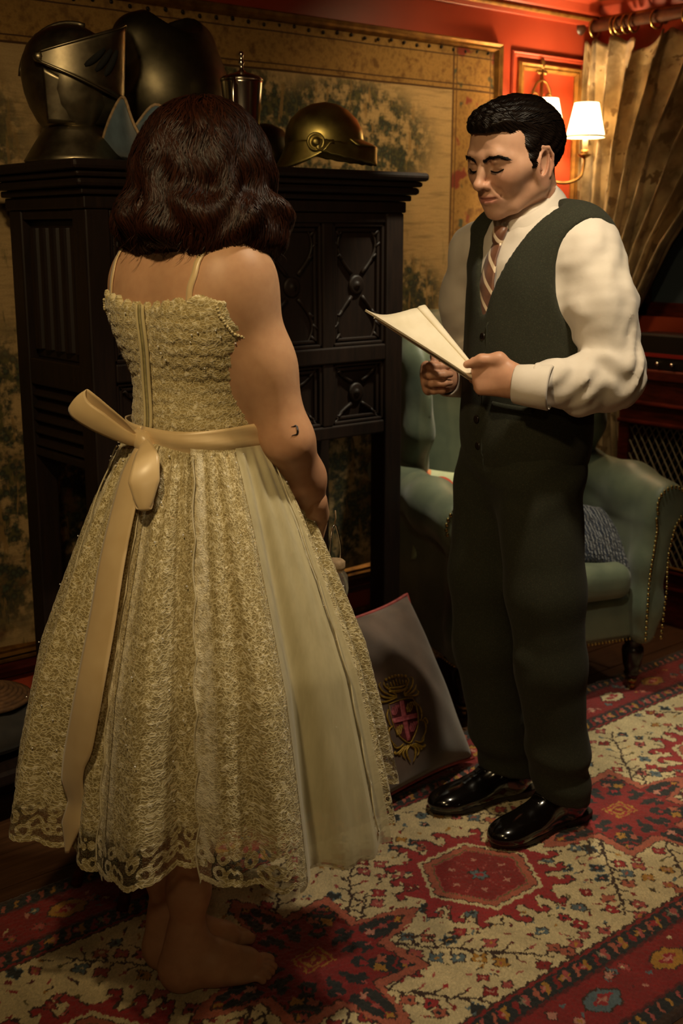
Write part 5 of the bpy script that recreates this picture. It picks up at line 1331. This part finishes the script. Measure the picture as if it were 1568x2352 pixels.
# ---- shoes
t = NT('black_calf'); t.base(lin('#0d0907')); t.set(Roughness=.16, Coat_Weight=.6, Coat_Roughness=.06)
simple('sole_leather', '#17100b', None, 30, .5)
simple('black_sock', '#14110e', None, 60, .9)
def shoe(heel, toe):
    h_ = np.array(heel); d = np.array(toe) - h_; L = np.linalg.norm(d); d /= L; an = math.atan2(d[1], d[0])
    r_ = bpy.data.objects.new('shoe', None); COL.objects.link(r_); r_.parent = man; r_.location = (h_[0], h_[1], -.0); r_.rotation_euler = (0, 0, an)
    f = Field((-.02, -.07, .0), (L+.03, .07, .16), .0032); k = L/.29
    f.ell((.055*k, 0, .045), (.062*k, .036, .046), 0); f.ell((.14*k, .0, .036), (.10*k, .039, .036), .03); f.ell((.205*k, .002, .032), (.072*k, .046, .026), .03); f.ell((.245*k, .004, .027), (.045*k, .040, .022), .03)
    f.chain([(.075*k, 0, .085), (.10*k, 0, .072), (.165*k, 0, .052)], [.040, .038, .024], .025); f.cone((.055, 0, .05), (.045, 0, .12), .040, .041, .02)
    f.chain([(.150*k, .034, .056), (.185*k, .036, .0545), (.225*k, .034, .050), (.262*k, .021, .0455), (.272*k, .003, .0450), (.262*k, -.016, .0455), (.225*k, -.030, .050), (.185*k, -.032, .0545), (.150*k, -.030, .056)], [.0034]*9, .003)
    f.chain([(.13*k, .034, .052), (.150*k, .026, .066), (.158*k, 0, .072), (.150*k, -.026, .066), (.13*k, -.034, .052)], [.003]*5, .005)
    f.fun(lambda X, Y, Z: Z - .018 + 0*X*Y, .002); f.ell((.05, 0, .15), (.032, .028, .03), .004, 'sub')
    V, F = f.mesh(1); up_ = obj('upper', new_mesh('upper', V, F), MATS['black_calf'], r_)
    out = [(-.012, 0), (-.006, .026), (.03, .036), (.08, .033), (.13, .036), (.19, .048), (.235, .044), (.27, .026), (.288, .003), (.272, -.022), (.235, -.038), (.19, -.044), (.13, -.034), (.08, -.032), (.03, -.035), (-.006, -.026)]
    MB().extrude([(a*k, b) for a, b in spline(out + [out[0]], 60)[:-1]], .008, .020).extrude([(min(a*k, .085*k), b) for a, b in out[:4] + out[13:]], .0, .012).build('sole', MATS['sole_leather'], r_, smooth=False, bevel=.002)
    MB().lathe([(.040, .055), (.044, .08), (.045, .11), (.046, .15)], (.055*k, 0, 0), 20).build('sock', MATS['black_sock'], r_)
    for q in range(4):
        x = (.112 + .014*q)*k; z = .112 - .0105*q; MB().tube(spline([(x, .024, z-.010), (x+.004, .012, z+.001), (x+.006, 0, z+.003), (x+.004, -.012, z+.001), (x, -.024, z-.010)], 12), .0027, 5).build('lace', MATS['black_calf'], r_)
shoe((-.095, .078), (.205, .114)); shoe((-.055, -.088), (.238, -.098))
# ------------------------------------------------------------------ the booklet in his hands
t = NT('cream_paper'); c = t.coord(); t.base(t.ramp(t.noise(c, 30, 3), [(.3, lin('#e9dfc8')), (.7, lin('#dfd4ba'))])); t.set(Roughness=.6)
MW = Matrix.Translation(MB_) @ Matrix.Rotation(MH, 4, 'Z')
bkt = thing('booklet', 'cream paper booklet folded back on itself held by the man', 'booklet'); bkt.matrix_world = MW
A0, A1 = np.array((.252, .090, 1.094)), np.array((.312, -.050, 1.230))       # the fold, hand end and free end
W0, W1 = np.array((.030, -.006, -.004)), np.array((.128, .010, -.020))       # across the cover
def sheet(prof, n=14):
    """prof: list of (across, lift) at the free end"""
    P = []
    for q in np.linspace(0, 1, n):
        o_ = A0 + (A1-A0)*q; w_ = W0 + (W1-W0)*q; wn = w_/np.linalg.norm(w_); ax = (A1-A0)/np.linalg.norm(A1-A0); up = np.cross(wn, ax); up *= np.sign(up[2]); sc_ = .62 + .38*q
        P.append([o_ + w_*a + up*b*sc_ for a, b in prof])
    return P
fold = [(1.0, .010), (.8, -.002), (.6, -.008), (.4, -.009), (.2, -.006), (.06, -.002)] + [(.02 - .075*math.sin(a), .006 - .0085*math.cos(a)) for a in np.linspace(.2, math.pi*1.05, 9)] + [(.10, .014), (.13, .009)]
MB().grid(sheet(fold)).build('cover', t.m, bkt, solid=.0022)
for k in range(4):
    lf_ = [(.10, .005+.0012*k), (.22, .0065+.0014*k), (.45, .0035+.0016*k), (.7, .004+.0018*k), (.92, .012+.002*k), (1.12, .027+.002*k), (1.26, .042+.0015*k)]
    MB().grid(sheet(spline(lf_, 16))).build('page', t.m, bkt, solid=.0014)
# ------------------------------------------------------------------ the woman in the lace dress
WB = (1.10, 1.765, .009); WH = R(6)
wom = thing('person', 'barefoot woman with wavy brown bob in a cream lace dress seen from behind', 'person', WB, WH)
SKW = lin('#c79b78'); LIPW = lin('#a85c54')
HW = head_matrix((.088, .0, 1.487), R(-2), R(6), R(0), .96)
hv, hf = head_mesh(.0032, .94); hc = head_colour(hv, SKW, LIPW); hv = pose(hv, HW)
UB = Field((-.10, -.28, .78), (.36, .28, 1.47), .0045)
UB.ell((.052, 0, 1.225), (.100, .138, .17), 0); UB.ell((.055, 0, 1.06), (.098, .118, .12), .05); UB.cone((.040, .098, 1.318), (.060, -.100, 1.318), .054, .054, .06)
UB.ell((.012, .070, 1.27), (.055, .07, .09), .05); UB.ell((.016, -.070, 1.27), (.055, .07, .09), .05)
UB.cone((.062, 0, 1.35), (.078, 0, 1.45), .053, .049, .04); UB.ell((.135, .055, 1.225), (.05, .055, .055), .04); UB.ell((.135, -.055, 1.225), (.05, .055, .055), .04)
for s in (-1, 1): UB.cone((.058, s*.02, 1.395), (.050, s*.098, 1.348), .036, .030, .05)
def arm(s, sh, el, mid, wr):
    UB.ell(sh, (.054, .052, .056), .05); UB.chain([sh, ((sh[0]+el[0])/2+.004, (sh[1]+el[1])/2 - s*.002, (sh[2]+el[2])/2), el], [.055, .0475, .0405], .045); UB.chain([el, mid, wr], [.0405, .039, .027], .025)
RWR, LWR = (.228, -.115, .888), (.240, .095, .892)
arm(-1, (.062, -.098, 1.302), (.116, -.168, 1.045), (.170, -.144, .968), RWR); arm(1, (.050, .108, 1.300), (.150, .140, 1.045), (.195, .118, .968), LWR)
bv, bf = UB.mesh(2)
def whand(lo, hi, wr, d, td, sg):
    f = Field(lo, hi, .0026); e = np.array(wr) - np.array(d)*.05; f.cone(e, wr, .030, .0275, .02)
    hand_prims(f, wr, d, td, (sg, [(.8, 1.1, .6)]*4), .86, [(.046, .040, .010), (.076, .040, .024), (.098, .030, .036)]); return f.mesh(1)
rv, rf = whand((.18, -.22, .74), (.40, .02, .95), RWR, np.array((.62, .48, -.62)), (.55, .25, .75), -1)
lv, lf = whand((.18, -.02, .74), (.40, .20, .95), LWR, np.array((.62, -.48, -.62)), (.55, -.25, .75), 1)
def leg_foot(heel, ang, ank, calf, knee, med):
    f = Field((-.25, -.16, -.005), (.30, .20, .56), .0030); c_, s_ = math.cos(ang), math.sin(ang)
    q = lambda x, y, z: (heel[0] + x*c_ - y*s_, heel[1] + x*s_ + y*c_, z)
    m = med
    f.ell(q(.030, 0, .028), (.032, .031, .030), 0, rot=(0, 0, ang)); f.chain([q(.040, 0, .034), q(.100, -m*.006, .034), q(.155, 0, .022)], [.033, .031, .024], .03)
    f.ell(q(.158, m*.014, .022), (.030, .024, .022), .02, rot=(0, 0, ang)); f.ell(q(.146, -m*.016, .019), (.034, .022, .019), .02, rot=(0, 0, ang))
    f.chain([q(.050, 0, .062), q(.090, 0, .054), q(.150, m*.006, .032)], [.034, .028, .018], .03)
    for k, (x, y, r_, l0) in enumerate(((.205, .022, .0125, .028), (.210, .003, .0092, .026), (.203, -.011, .0086, .024), (.194, -.023, .0080, .022), (.182, -.034, .0076, .020))):
        f.chain([q(x-l0, m*y*.92, .016), q(x-l0*.4, m*y, .0165), q(x, m*y*1.02, r_*.95)], [r_*1.05, r_*.95, r_], .005)
    f.chain([q(.030, 0, .045), ank, tuple(np.array(ank)*.6 + np.array(calf)*.4), calf, knee], [.032, .0305, .036, .050, .050], .03)
    f.ell(q(.045, m*.026, .078), (.012, .010, .013), .012); f.ell(q(.038, -m*.026, .070), (.012, .009, .012), .012); f.chain([q(.012, 0, .05), (ank[0]-.018, ank[1], .12)], [.016, .014], .02)
    f.ell((calf[0]-.018, calf[1], calf[2]), (.040, .042, .085), .04)
    f.fun(lambda X, Y, Z: Z - .001 + 0*X*Y, .003); return f.mesh(1)
r1 = leg_foot((-.073, -.012), R(-31), (-.030, -.030, .10), (-.020, -.040, .34), (.02, -.06, .52), 1)
r2 = leg_foot((-.055, .058), R(-15), (-.012, .052, .10), (-.012, .060, .34), (.03, .07, .52), -1)
V, F = join((hv, hf), (bv, bf), (rv, rf), (lv, lf), r1, r2)
Cc = np.concatenate([hc, np.tile(np.array(SKW), (len(V)-len(hv), 1))]); n0 = len(hv)
ruddy = np.clip((1.16 - V[n0:, 2])/.2, 0, 1) * np.clip((np.abs(V[n0:, 1])-.14)/.04, 0, 1); Cc[n0:] *= 1 - ruddy[:, None]*np.array((0, .10, .10))
obj('body', new_mesh('body', V, F, True, Cc), MATS['skin'], wom)
BN = normals(bv, bf)
kdb = KDTree(len(bv)); [kdb.insert(p, i) for i, p in enumerate(bv)]; kdb.balance()
def onskin(p, off):
    co, k, _ = kdb.find(p); return bv[k] + BN[k]*off, BN[k]
# crescent tattoo above the elbow
simple('tattoo_ink', '#3c3a40', None, 40, .6)
cen, nn = onskin((.080, -.23, 1.075), .0); ax = np.cross(nn, (0, 0, 1)); ax /= np.linalg.norm(ax); uv_ = np.cross(ax, nn)
pts = [onskin(cen + ax*.0085*math.cos(a)*-1 + uv_*.0085*math.sin(a), .0006)[0] for a in np.linspace(-1.9, 1.9, 16)]
MB().tube(pts, [.0003 + .0016*math.sin(math.pi*q) for q in np.linspace(0, 1, 16)], 5).build('tattoo', MATS['tattoo_ink'], wom)
# ---- hair
HR = hair_mat('brown_hair', '#361a0d', '#150905', .42)
WX_ = Field((-.09, -.19, 1.33), (.25, .19, 1.625), .0042)
WX_.ell((.082, 0, 1.512), (.112, .104, .102), 0); WX_.ell((.075, 0, 1.455), (.112, .118, .090), .05)
for k in range(15):
    a = R(52 + k*(256/14)); rx, ry = .098, .112; side = abs(math.sin(a))
    WX_.ell((.080 + rx*math.cos(a), ry*math.sin(a), 1.412 - .012*side + .010*math.sin(k*2.4)), (.042, .044, .040), .03)
WX_.ell((.235, 0, 1.455), (.085, .062, .120), .02, 'sub'); WX_.cone((.075, 0, 1.25), (.082, 0, 1.40), .070, .060, .02, 'sub')
PH = lambda X, Y: np.arctan2(Y, X - .08)
WX_.warp(lambda X, Y, Z: .0050*np.sin(Z*84 + 3.2*np.sin(PH(X, Y)*2.3+1) + 1.6*np.sin(PH(X, Y)*5))*np.clip((1.52-Z)/.08, 0, 1) + .0045*np.sin(PH(X, Y)*11 + 1.5*np.sin(Z*26))*np.clip((1.58-Z)/.1, 0, 1))
cv, cf = WX_.mesh(1); cn = normals(cv, cf)
hairw = obj('hair', new_mesh('hair', cv, cf), HR, wom)
ww = hug(cv, cn); rooti = np.nonzero((cv[:, 2] > 1.43) & (cn[:, 2] > -.3) & (((cv - np.array((.08, 0, 1.48)))*cn).sum(1) > .03))[0]
def wroot(i, rng):
    k = rooti[rng.integers(len(rooti))]; p = cv[k]; pa = math.atan2(p[1], p[0]-.08); ph = rng.normal()*.45 + 3.2*math.sin(pa*2.3+1) + 1.6*math.sin(pa*5); w_ = rng.uniform(.3, .7)
    def turn(p, d, j):
        tg = np.array((-p[1], p[0]-.08, 0)); tg /= np.linalg.norm(tg)+1e-9
        out = np.array((p[0]-.08, p[1], 0)); out /= np.linalg.norm(out)+1e-9
        return np.array((0, 0, -1.)) + tg*w_*math.sin(p[2]*78 + ph) + out*(.9 if p[2] > 1.57 else 0)
    n = 15; P, NN = ww(p, (0, 0, -1), rng.uniform(.006, .0105), n, rng.uniform(.0002, .003) + .0025*np.sin(np.linspace(0, 7, n)+ph)**2, turn)
    P = P + rng.normal(size=3)*.0006; return P, NN
V, F = strands(wroot, 5600, 15, .0011, 5)
obj('hair_strands', new_mesh('hair_strands', V, F), HR, hairw)
def stray(i, rng):
    a = rng.uniform(.9, 5.4); r_ = .118 + rng.normal()*.008; p = np.array((.08 + r_*math.cos(a), (r_+.012)*math.sin(a), rng.uniform(1.385, 1.46))); ph = rng.uniform(0, 6)
    tt = np.linspace(0, 1, 10)[:, None]; out = np.array((math.cos(a), math.sin(a), 0)); tg = np.array((-math.sin(a), math.cos(a), 0))
    P = p + np.array((0, 0, -.045))*tt + out*(.012*np.sin(tt*5+ph) + .004) + tg*.012*np.cos(tt*5+ph)*tt; return P, np.tile(out, (10, 1))
V, F = strands(stray, 420, 10, .0007, 6); obj('hair_curls', new_mesh('hair_curls', V, F), HR, hairw)
# ---- fabrics
def lace_mat(name, sheer, rows=True):
    t = NT(name); u = t.coord('UV'); sp = t.n('ShaderNodeSeparateXYZ'); t.l(u, sp.inputs[0]); vv = sp.outputs[1]
    ncol = t.n('ShaderNodeTexNoise'); t.l(u, ncol.inputs[0]); ncol.inputs['Scale'].default_value = 60; ncol.inputs['Detail'].default_value = 2
    vm = t.n('ShaderNodeVectorMath'); vm.operation = 'MULTIPLY_ADD'; t.l(ncol.outputs['Color'], vm.inputs[0]); vm.inputs[1].default_value = (.012, .012, 0); t.l(u, vm.inputs[2]); ud = vm.outputs[0]
    def ss(v, a_, b_):
        x = t.n('ShaderNodeMapRange'); x.interpolation_type = 'SMOOTHSTEP'; t.l(v, x.inputs[0]); x.inputs[1].default_value = a_; x.inputs[2].default_value = b_; return x.outputs[0]
    ns = t.noise(ud, 34, 4, .6); thread = ss(t.voro(t.mapping(ud, (1, 1.3, 1)), 150, 'DISTANCE_TO_EDGE'), .16, .02); fine = ss(t.voro(t.mapping(ud, (1, 1.2, 1), (.2, .7, 0)), 230, 'DISTANCE_TO_EDGE'), .18, .03)
    petal = ss(t.voro(t.mapping(ud, (1, 1.1, 1), (.5, .3, 0)), 85), .42, .18)
    row = ss(t.math('ABSOLUTE', t.math('SINE', t.math('ADD', t.math('MULTIPLY', vv, math.pi/.021), t.math('MULTIPLY', ns, 1.6)))), .0, .35)
    h = t.math('ADD', t.math('MULTIPLY', thread, .34), t.math('ADD', t.math('MULTIPLY', fine, .14), t.math('ADD', t.math('MULTIPLY', petal, .30), t.math('ADD', t.math('MULTIPLY', row, .08), t.math('MULTIPLY', ns, .38)))))
    col = t.ramp(h, [(.24, lin('#a3905c')), (.46, lin('#bba974')), (.66, lin('#d6c89a')), (.9, lin('#ebe0be'))])
    if sheer:
        band = ss(sp.outputs[0], .040, .026); ros = ss(t.math('ABSOLUTE', t.math('SUBTRACT', t.voro(t.mapping(u, (1, .8, 1), (.13, .4, 0)), 40), .40)), .20, .06)
        col = t.mix(t.math('MULTIPLY', band, t.math('MULTIPLY_ADD', ros, .5, .35)), col, lin('#efe6ca'))
    t.base(col)
    t.set(Roughness=.62, Sheen_Weight=.3); t.bump(h, .6, .0025)
    if sheer:   # net hem: eyelets and scallop motifs over open net
        hem = t.n('ShaderNodeMapRange'); t.l(vv, hem.inputs[0]); hem.inputs[1].default_value = .052; hem.inputs[2].default_value = .075
        mot = t.voro(t.mapping(u, (1, .8, 1)), 62); ringm = t.math('LESS_THAN', t.math('ABSOLUTE', t.math('SUBTRACT', mot, .42)), .15)
        edge = t.math('LESS_THAN', vv, .010); netp = t.math('GREATER_THAN', t.noise(u, 900, 1), .52)
        op = t.math('MAXIMUM', t.math('MAXIMUM', t.math('MULTIPLY', ringm, .9), edge), t.math('MULTIPLY', netp, .38))
        al = t.math('MAXIMUM', t.math('MULTIPLY', hem.outputs[0], t.ramp(h, [(.30, .66), (.55, 1.0)])), op); t.l(al, t.b.inputs['Alpha'])
    tr = t.n('ShaderNodeBsdfTranslucent'); t.l(col, tr.inputs[0]); mx = t.n('ShaderNodeMixShader'); mx.inputs[0].default_value = 0
    return t.m
LACE = lace_mat('lace', True); LACEB = lace_mat('bodice_lace', False)
t = NT('satin_lining'); t.base(lin('#b9a878')); t.set(Roughness=.6, Sheen_Weight=.2); LIN = t.m
t = NT('tulle'); c = t.coord(); t.base(lin('#d3c9a2')); t.set(Roughness=.8, Sheen_Weight=.4)
t.l(t.ramp(t.noise(t.mapping(c, (1, 1, .2)), 60, 3), [(.3, .60), (.7, .80)]), t.b.inputs['Alpha']); TUL = t.m
t = NT('ribbon_satin'); c = t.coord(); t.base(t.ramp(t.noise(c, 18, 2), [(.3, lin('#e3c898')), (.7, lin('#d6b988'))])); t.set(Roughness=.34, Sheen_Weight=.25, Anisotropic=.4); RIB = t.m
CORD = simple('cream_cord', '#e2d8b8', '#cfc39c', 90, .6)
# ---- bodice
TB = UB.copy()
BO = Field((-.10, -.20, 1.02), (.26, .20, 1.34), .0036)
BO.ell((.052, 0, 1.225), (.106, .145, .172), 0); BO.ell((.055, 0, 1.06), (.106, .128, .10), .05); BO.cone((.034, .105, 1.30), (.060, -.105, 1.30), .060, .060, .06)
BO.ell((.012, .068, 1.27), (.061, .07, .09), .05); BO.ell((.016, -.068, 1.27), (.061, .07, .09), .05); BO.ell((.125, .055, 1.225), (.056, .060, .060), .04); BO.ell((.125, -.050, 1.225), (.054, .056, .060), .04)
for s in (-1, 1): BO.ell((.085 if s < 0 else .06, s*.185, 1.285), (.098, .068, .068), .008, 'sub')
BO.fun(lambda X, Y, Z: (1.282 - .008*np.cos(Y*22) + .006*np.sin(Y*260+X*180)) - Z, .003, 'sub')
BO.fun(lambda X, Y, Z: Z - 1.052 + 0*X*Y, .01)
V, F = BO.mesh(1); N = normals(V, F); ang = np.arctan2(V[:, 1], V[:, 0]-.055)
saw = ((V[:, 2] + .0025*np.sin(ang*31) + .002*np.sin(ang*13+V[:, 2]*60))/.021) % 1.0
V = V + N*(.0020*(1-saw)**1.3 + .0007*np.sin(ang*170 + V[:, 2]*300))[:, None]
me = new_mesh('bodice', V, F); UVc = np.stack([ang*.125, V[:, 2]], 1); uvl = me.uv_layers.new(name='UVMap'); uvl.data.foreach_set('uv', UVc[F.ravel()].astype(np.float32).ravel())
dress = bpy.data.objects.new('dress', None); COL.objects.link(dress); dress.parent = wom
obj('bodice', me, LACEB, dress)
kdo = KDTree(len(V)); [kdo.insert(p, i) for i, p in enumerate(V)]; kdo.balance(); VB, NB = V, N
def onbod(p, off):
    co, k, _ = kdo.find(p); return VB[k] + NB[k]*off
zz = np.linspace(1.275, 1.065, 30); xb = np.polyval(np.polyfit(zz, [onbod((-.10, 0, z), .003)[0] for z in zz], 4), zz); P = np.stack([xb-.001, .003*np.sin(zz*40), zz], 1)
simple('zip_tape', '#a39868', '#857b52', 120, .6); MB().tube(P, .0038, 6, flat=.5).build('zipper', MATS['zip_tape'], dress)
for sd in (-1, 1): MB().tube(P + np.array((.001, sd*.008, 0)), .0032, 6).build('placket', LACEB, dress)
for s in (-1, 1):
    ctl = [(-.040, s*.104, 1.283), (-.030, s*.106, 1.335), (.015, s*.108, 1.385), (.07, s*.106, 1.40), (.13, s*.10, 1.34), (.165, s*.085, 1.27)]
    if s > 0: ctl = [(x-.02, y, z) for x, y, z in ctl]
    Q = [onskin(p, .0022) for p in spline(ctl, 60)]; C0 = spline([q[0] for q in Q[::5]], 50); NN = spline([q[1] for q in Q[::5]], 50)
    T = np.gradient(C0, axis=0); S = np.cross(T, NN); S /= np.linalg.norm(S, axis=1)[:, None]
    MB().grid(np.stack([C0 - S*.0055, C0, C0 + S*.0055], 1)).build('strap', RIB, dress, solid=.0015)
    arc = [onbod((.075*math.cos(a)*0 + (.085 if s < 0 else .06) + .098*math.cos(a), s*.14, 1.282 + .068*math.sin(a)), .002) for a in np.linspace(math.pi*1.02, math.pi*1.85, 26)]
    mb = MB(); [mb.sphere(p, .0028, 6, 4) for p in spline(arc, 44)]; mb.build('armhole_trim', LACEB, dress)
# ---- skirt
SC = (.055, 0.0)
def sk_r(z, a, lay=0.0):
    r0 = np.interp(z, [.32, .36, .50, .65, .81, .92, 1.0, 1.03, 1.05], [.350, .346, .318, .286, .228, .186, .150, .134, .122])
    q = np.clip((1.03-z)/.6, 0, 1)
    fold = (.036*np.sin(a*9+.6) + .018*np.sin(a*17+2.0) + .007*np.sin(a*31))*q**.8 + .004*np.sin(a*46)*(1-q)*(z < 1.03)
    return r0 + fold*.8 + lay
def sk_p(z, a, lay=0.0):
    r_ = sk_r(z, a, lay); return np.stack([SC[0] + r_*np.cos(a)*(.96 + .04*0), SC[1] + r_*np.sin(a), z + 0*a], -1)
def panel_mesh(nm, a0, a1, zt, zb, lay, lace=True, du=.0035, rough_=.0):
    n = int((a1-a0)*.34/du)+2; m = 170 if lace else 70
    A = np.linspace(a0, a1, n); tt = np.linspace(0, 1, m)[:, None]
    lobes = .0075*np.abs(np.sin(A*.345*math.pi/.047)) + .0018*np.abs(np.sin(A*.345*math.pi/.0095)) if lace else .003*np.sin(A*40)
    hemz = zb + .010*np.sin(A*5.0) - lobes + (.004 if lace else 0)
    Z = zt + (hemz[None, :] - zt)*tt; AA = np.broadcast_to(A, Z.shape).copy()
    if lace:   # scalloped upright edges
        ed = .010*np.sin(Z*math.pi*2/.055)*0; wdt = (.007*np.abs(np.sin(Z*math.pi/.09)))/np.maximum(.1, sk_r(Z, AA))
        AA = AA - wdt*np.clip(1-(A[None, :]-a0)/.10, 0, 1)
    rr_ = lay + (rough_*(np.sin(Z*2*math.pi/.021 + 1.2*np.sin(AA*40)) + .7*np.sin(AA*190+Z*120)) if lace else 0)
    if lace: rr_ = rr_ + .006*np.exp(-((A[None, :]-a0)/.035)**2)*np.clip((1.0-Z)/.3, 0, 1)
    P = sk_p(Z, AA, rr_); idx = np.arange(n*m).reshape(m, n); F = np.stack([idx[:-1, :-1], idx[1:, :-1], idx[1:, 1:], idx[:-1, 1:]], -1).reshape(-1, 4)
    me = new_mesh(nm, P.reshape(-1, 3), F); UVc = np.stack([(AA-a0)*.30 + .004, Z-hemz[None, :]], -1).reshape(-1, 2)
    uvl = me.uv_layers.new(name='UVMap'); uvl.data.foreach_set('uv', UVc[F.ravel()].astype(np.float32).ravel()); return me
D = math.radians
obj('underskirt', panel_mesh('underskirt', -math.pi, math.pi, 1.045, .43, -.016, False, .01), LIN, dress)
for a0, a1, zb, lay in ((-133, -103, .350, .010), (-164, -131, .368, .002), (-207, -161, .362, .006), (-252, -204, .360, .003), (-75, -28, .366, .004), (8, 60, .365, .004), (57, 111, .365, .008)):
    zz = np.linspace(1.03, zb+.004, 160); aa = D(a0) - .007*np.abs(np.sin(zz*math.pi/.09))/.3; eg = sk_p(zz, aa, lay+.0075)
    MB().tube(eg, .0014, 5).build('edge_cord', CORD, dress)
    obj('lace_panel', panel_mesh('lace_panel', D(a0), D(a1), 1.045, zb, lay, True, .0035, .0003), LACE, dress)
for a0, a1, zb, lay in ((-107, -70, .338, .006), (-104, -78, .348, .012), (-30, 11, .350, .002)):
    obj('tulle_panel', panel_mesh('tulle_panel', D(a0), D(a1), 1.045, zb, lay, False, .006), TUL, dress)
# sequins scattered on the lace
simple('sequin_foil', '#ffffff', '#ffffff', 10, .12, .2, spec=1.0); mb = MB(); rg = np.random.default_rng(12)
for k in range(130):
    a = D(rg.uniform(-235, -35)); z = 1.03 - .55*rg.uniform(0, 1)**1.8; p = sk_p(np.array(z), np.array(a), .009); mb.sphere(p, .0017, 6, 4)
for k in range(16):
    a = D(rg.uniform(-230, -90)); p = onbod((.055+.13*math.cos(a), .13*math.sin(a), rg.uniform(1.17, 1.26)), .003); mb.sphere(p, .0016, 6, 4)
tag(mb.build('sequins', MATS['sequin_foil'], dress), kind='stuff')
# ---- sash, bow and tails
def sash_r(z, a): return np.array((SC[0] + (.126+.002*math.sin(a*7))*math.cos(a)*.93, SC[1] + (.126+.002*math.sin(a*5))*math.sin(a)*1.08, z))
P = [[sash_r(1.030 + .042*v + .004*math.sin(a*3), a)*np.array((1, 1, 1)) + np.array((math.cos(a), math.sin(a), 0))*(.003 + .004*math.sin(v*3.1) + .0015*math.sin(v*9+a*4)) for a in np.linspace(-math.pi, math.pi, 90)] for v in np.linspace(0, 1, 9)]
sash = MB().grid(P).build('sash', RIB, dress, solid=.002)
KN = sash_r(1.045, D(-176)) + np.array((-.012, 0, 0))
f = Field(KN-.05, KN+.05, .003); f.ell(KN, (.014, .018, .020), 0); f.cone(KN+np.array((0, .016, .01)), KN+np.array((0, -.018, -.012)), .012, .010, .01); V, F = f.mesh(1); obj('knot', new_mesh('knot', V, F), RIB, dress)
def ribbon(nm, ctl, wid, wdir, n=50, roll=None):
    C0 = spline(ctl, n); W_ = spline(wdir, n); W_ /= np.linalg.norm(W_, axis=1)[:, None]; wd = np.interp(np.linspace(0, 1, n), np.linspace(0, 1, len(wid)), wid)[:, None]
    u = np.linspace(-1, 1, 9); T = np.gradient(C0, axis=0); Nn = np.cross(T, W_); Nn /= np.linalg.norm(Nn, axis=1)[:, None]+1e-9
    P = C0[:, None, :] + W_[:, None, :]*(wd*u[None, :])[:, :, None] + Nn[:, None, :]*(.0035*np.cos(u*1.6)*1.0)[None, :, None]
    return MB().grid(P).build(nm, RIB, dress, solid=.0012)
k = KN
ribbon('bow_loop', [k, k+(-.030, .020, .030), k+(-.062, .050, .062), k+(-.078, .068, .078), k+(-.080, .064, .060), k+(-.060, .040, .038), k+(-.026, .014, .012), k], [.008, .016, .021, .022, .022, .020, .013, .007], [(-.2, .3, 1), (.0, -.5, .8), (.2, -.6, .7), (.3, -.6, .6), (.3, -.6, .6), (.2, -.5, .7), (0, -.3, .8), (0, 0, 1)], 60)
ribbon('bow_loop', [k, k+(-.018, -.026, -.002), k+(-.034, -.052, -.018), k+(-.050, -.066, -.050), k+(-.056, -.072, -.092), k+(-.052, -.066, -.084), k+(-.038, -.046, -.045), k+(-.018, -.018, -.012), k], [.007, .014, .022, .026, .010, .016, .020, .012, .006], [(.3, -.2, 1), (.5, -.5, .5), (.7, -.6, .2), (.75, -.65, .05), (.75, -.65, 0), (.75, -.65, 0), (.7, -.6, .2), (.5, -.4, .5), (0, 0, 1)], 70)
def skp(z, deg, lay): return sk_p(np.array(z), np.array(D(deg)), lay)
def tail(path, wid, nm='ribbon_tail'):
    ctl = [k + np.array((-.006, 0, -.004))] + [skp(z, d_, l_) for z, d_, l_ in path]
    wd = [np.array((-math.sin(D(-176)), math.cos(D(-176)), 0))] + [np.array((-math.sin(D(d_)), math.cos(D(d_)), tw)) for (z, d_, l_), tw in zip(path, [.0, .05, .1, .1, .1, .1, .45, .15, .2, .3])]
    ribbon(nm, ctl, wid, wd, 90)
tail([(1.0, -172, .022), (.94, -172, .022), (.86, -171, .024), (.76, -170, .024), (.66, -170, .024), (.56, -173, .026), (.50, -176, .034), (.45, -176, .022), (.41, -177, .026), (.36, -178, .024)], [.010, .024, .028, .030, .031, .032, .034, .034, .022, .028, .005])
# ------------------------------------------------------------------ small lantern hanging from her hand
t = NT('clear_glass'); t.base((.9, .92, .9)); t.set(Roughness=.06, Transmission_Weight=.9); t.b.inputs['Alpha'].default_value = .6
WM = Matrix.Translation(WB) @ Matrix.Rotation(WH, 4, 'Z'); hp_ = WM @ Vector((.315, -.085, .70))
ln_ = thing('hand_lantern', 'little glass jar lantern on a wire handle hanging from the woman\'s hand', 'lantern', hp_, R(20))
MB().lathe([(.020, 0), (.024, .004), (.026, .02), (.024, .046), (.017, .056), (.017, .064)], seg=20).build('glass_jar', t.m, ln_)
MB().lathe([(.019, .060), (.0195, .064), (.0195, .074), (.015, .078), (.0005, .079)], seg=20).build('cap', MATS['pale_braid'], ln_)
MB().tube(spline([(.019, 0, .07), (.020, 0, .10), (.010, .002, .135), (0, .002, .146), (-.010, .002, .135), (-.020, 0, .10), (-.019, 0, .07)], 30), .0018, 6).build('wire_handle', MATS['silver'], ln_)
MB().tube([(0, .002, .146), (.002, 0, .160), (.0, .0, .175)], .0014, 5).build('cord', MATS['pale_braid'], ln_)
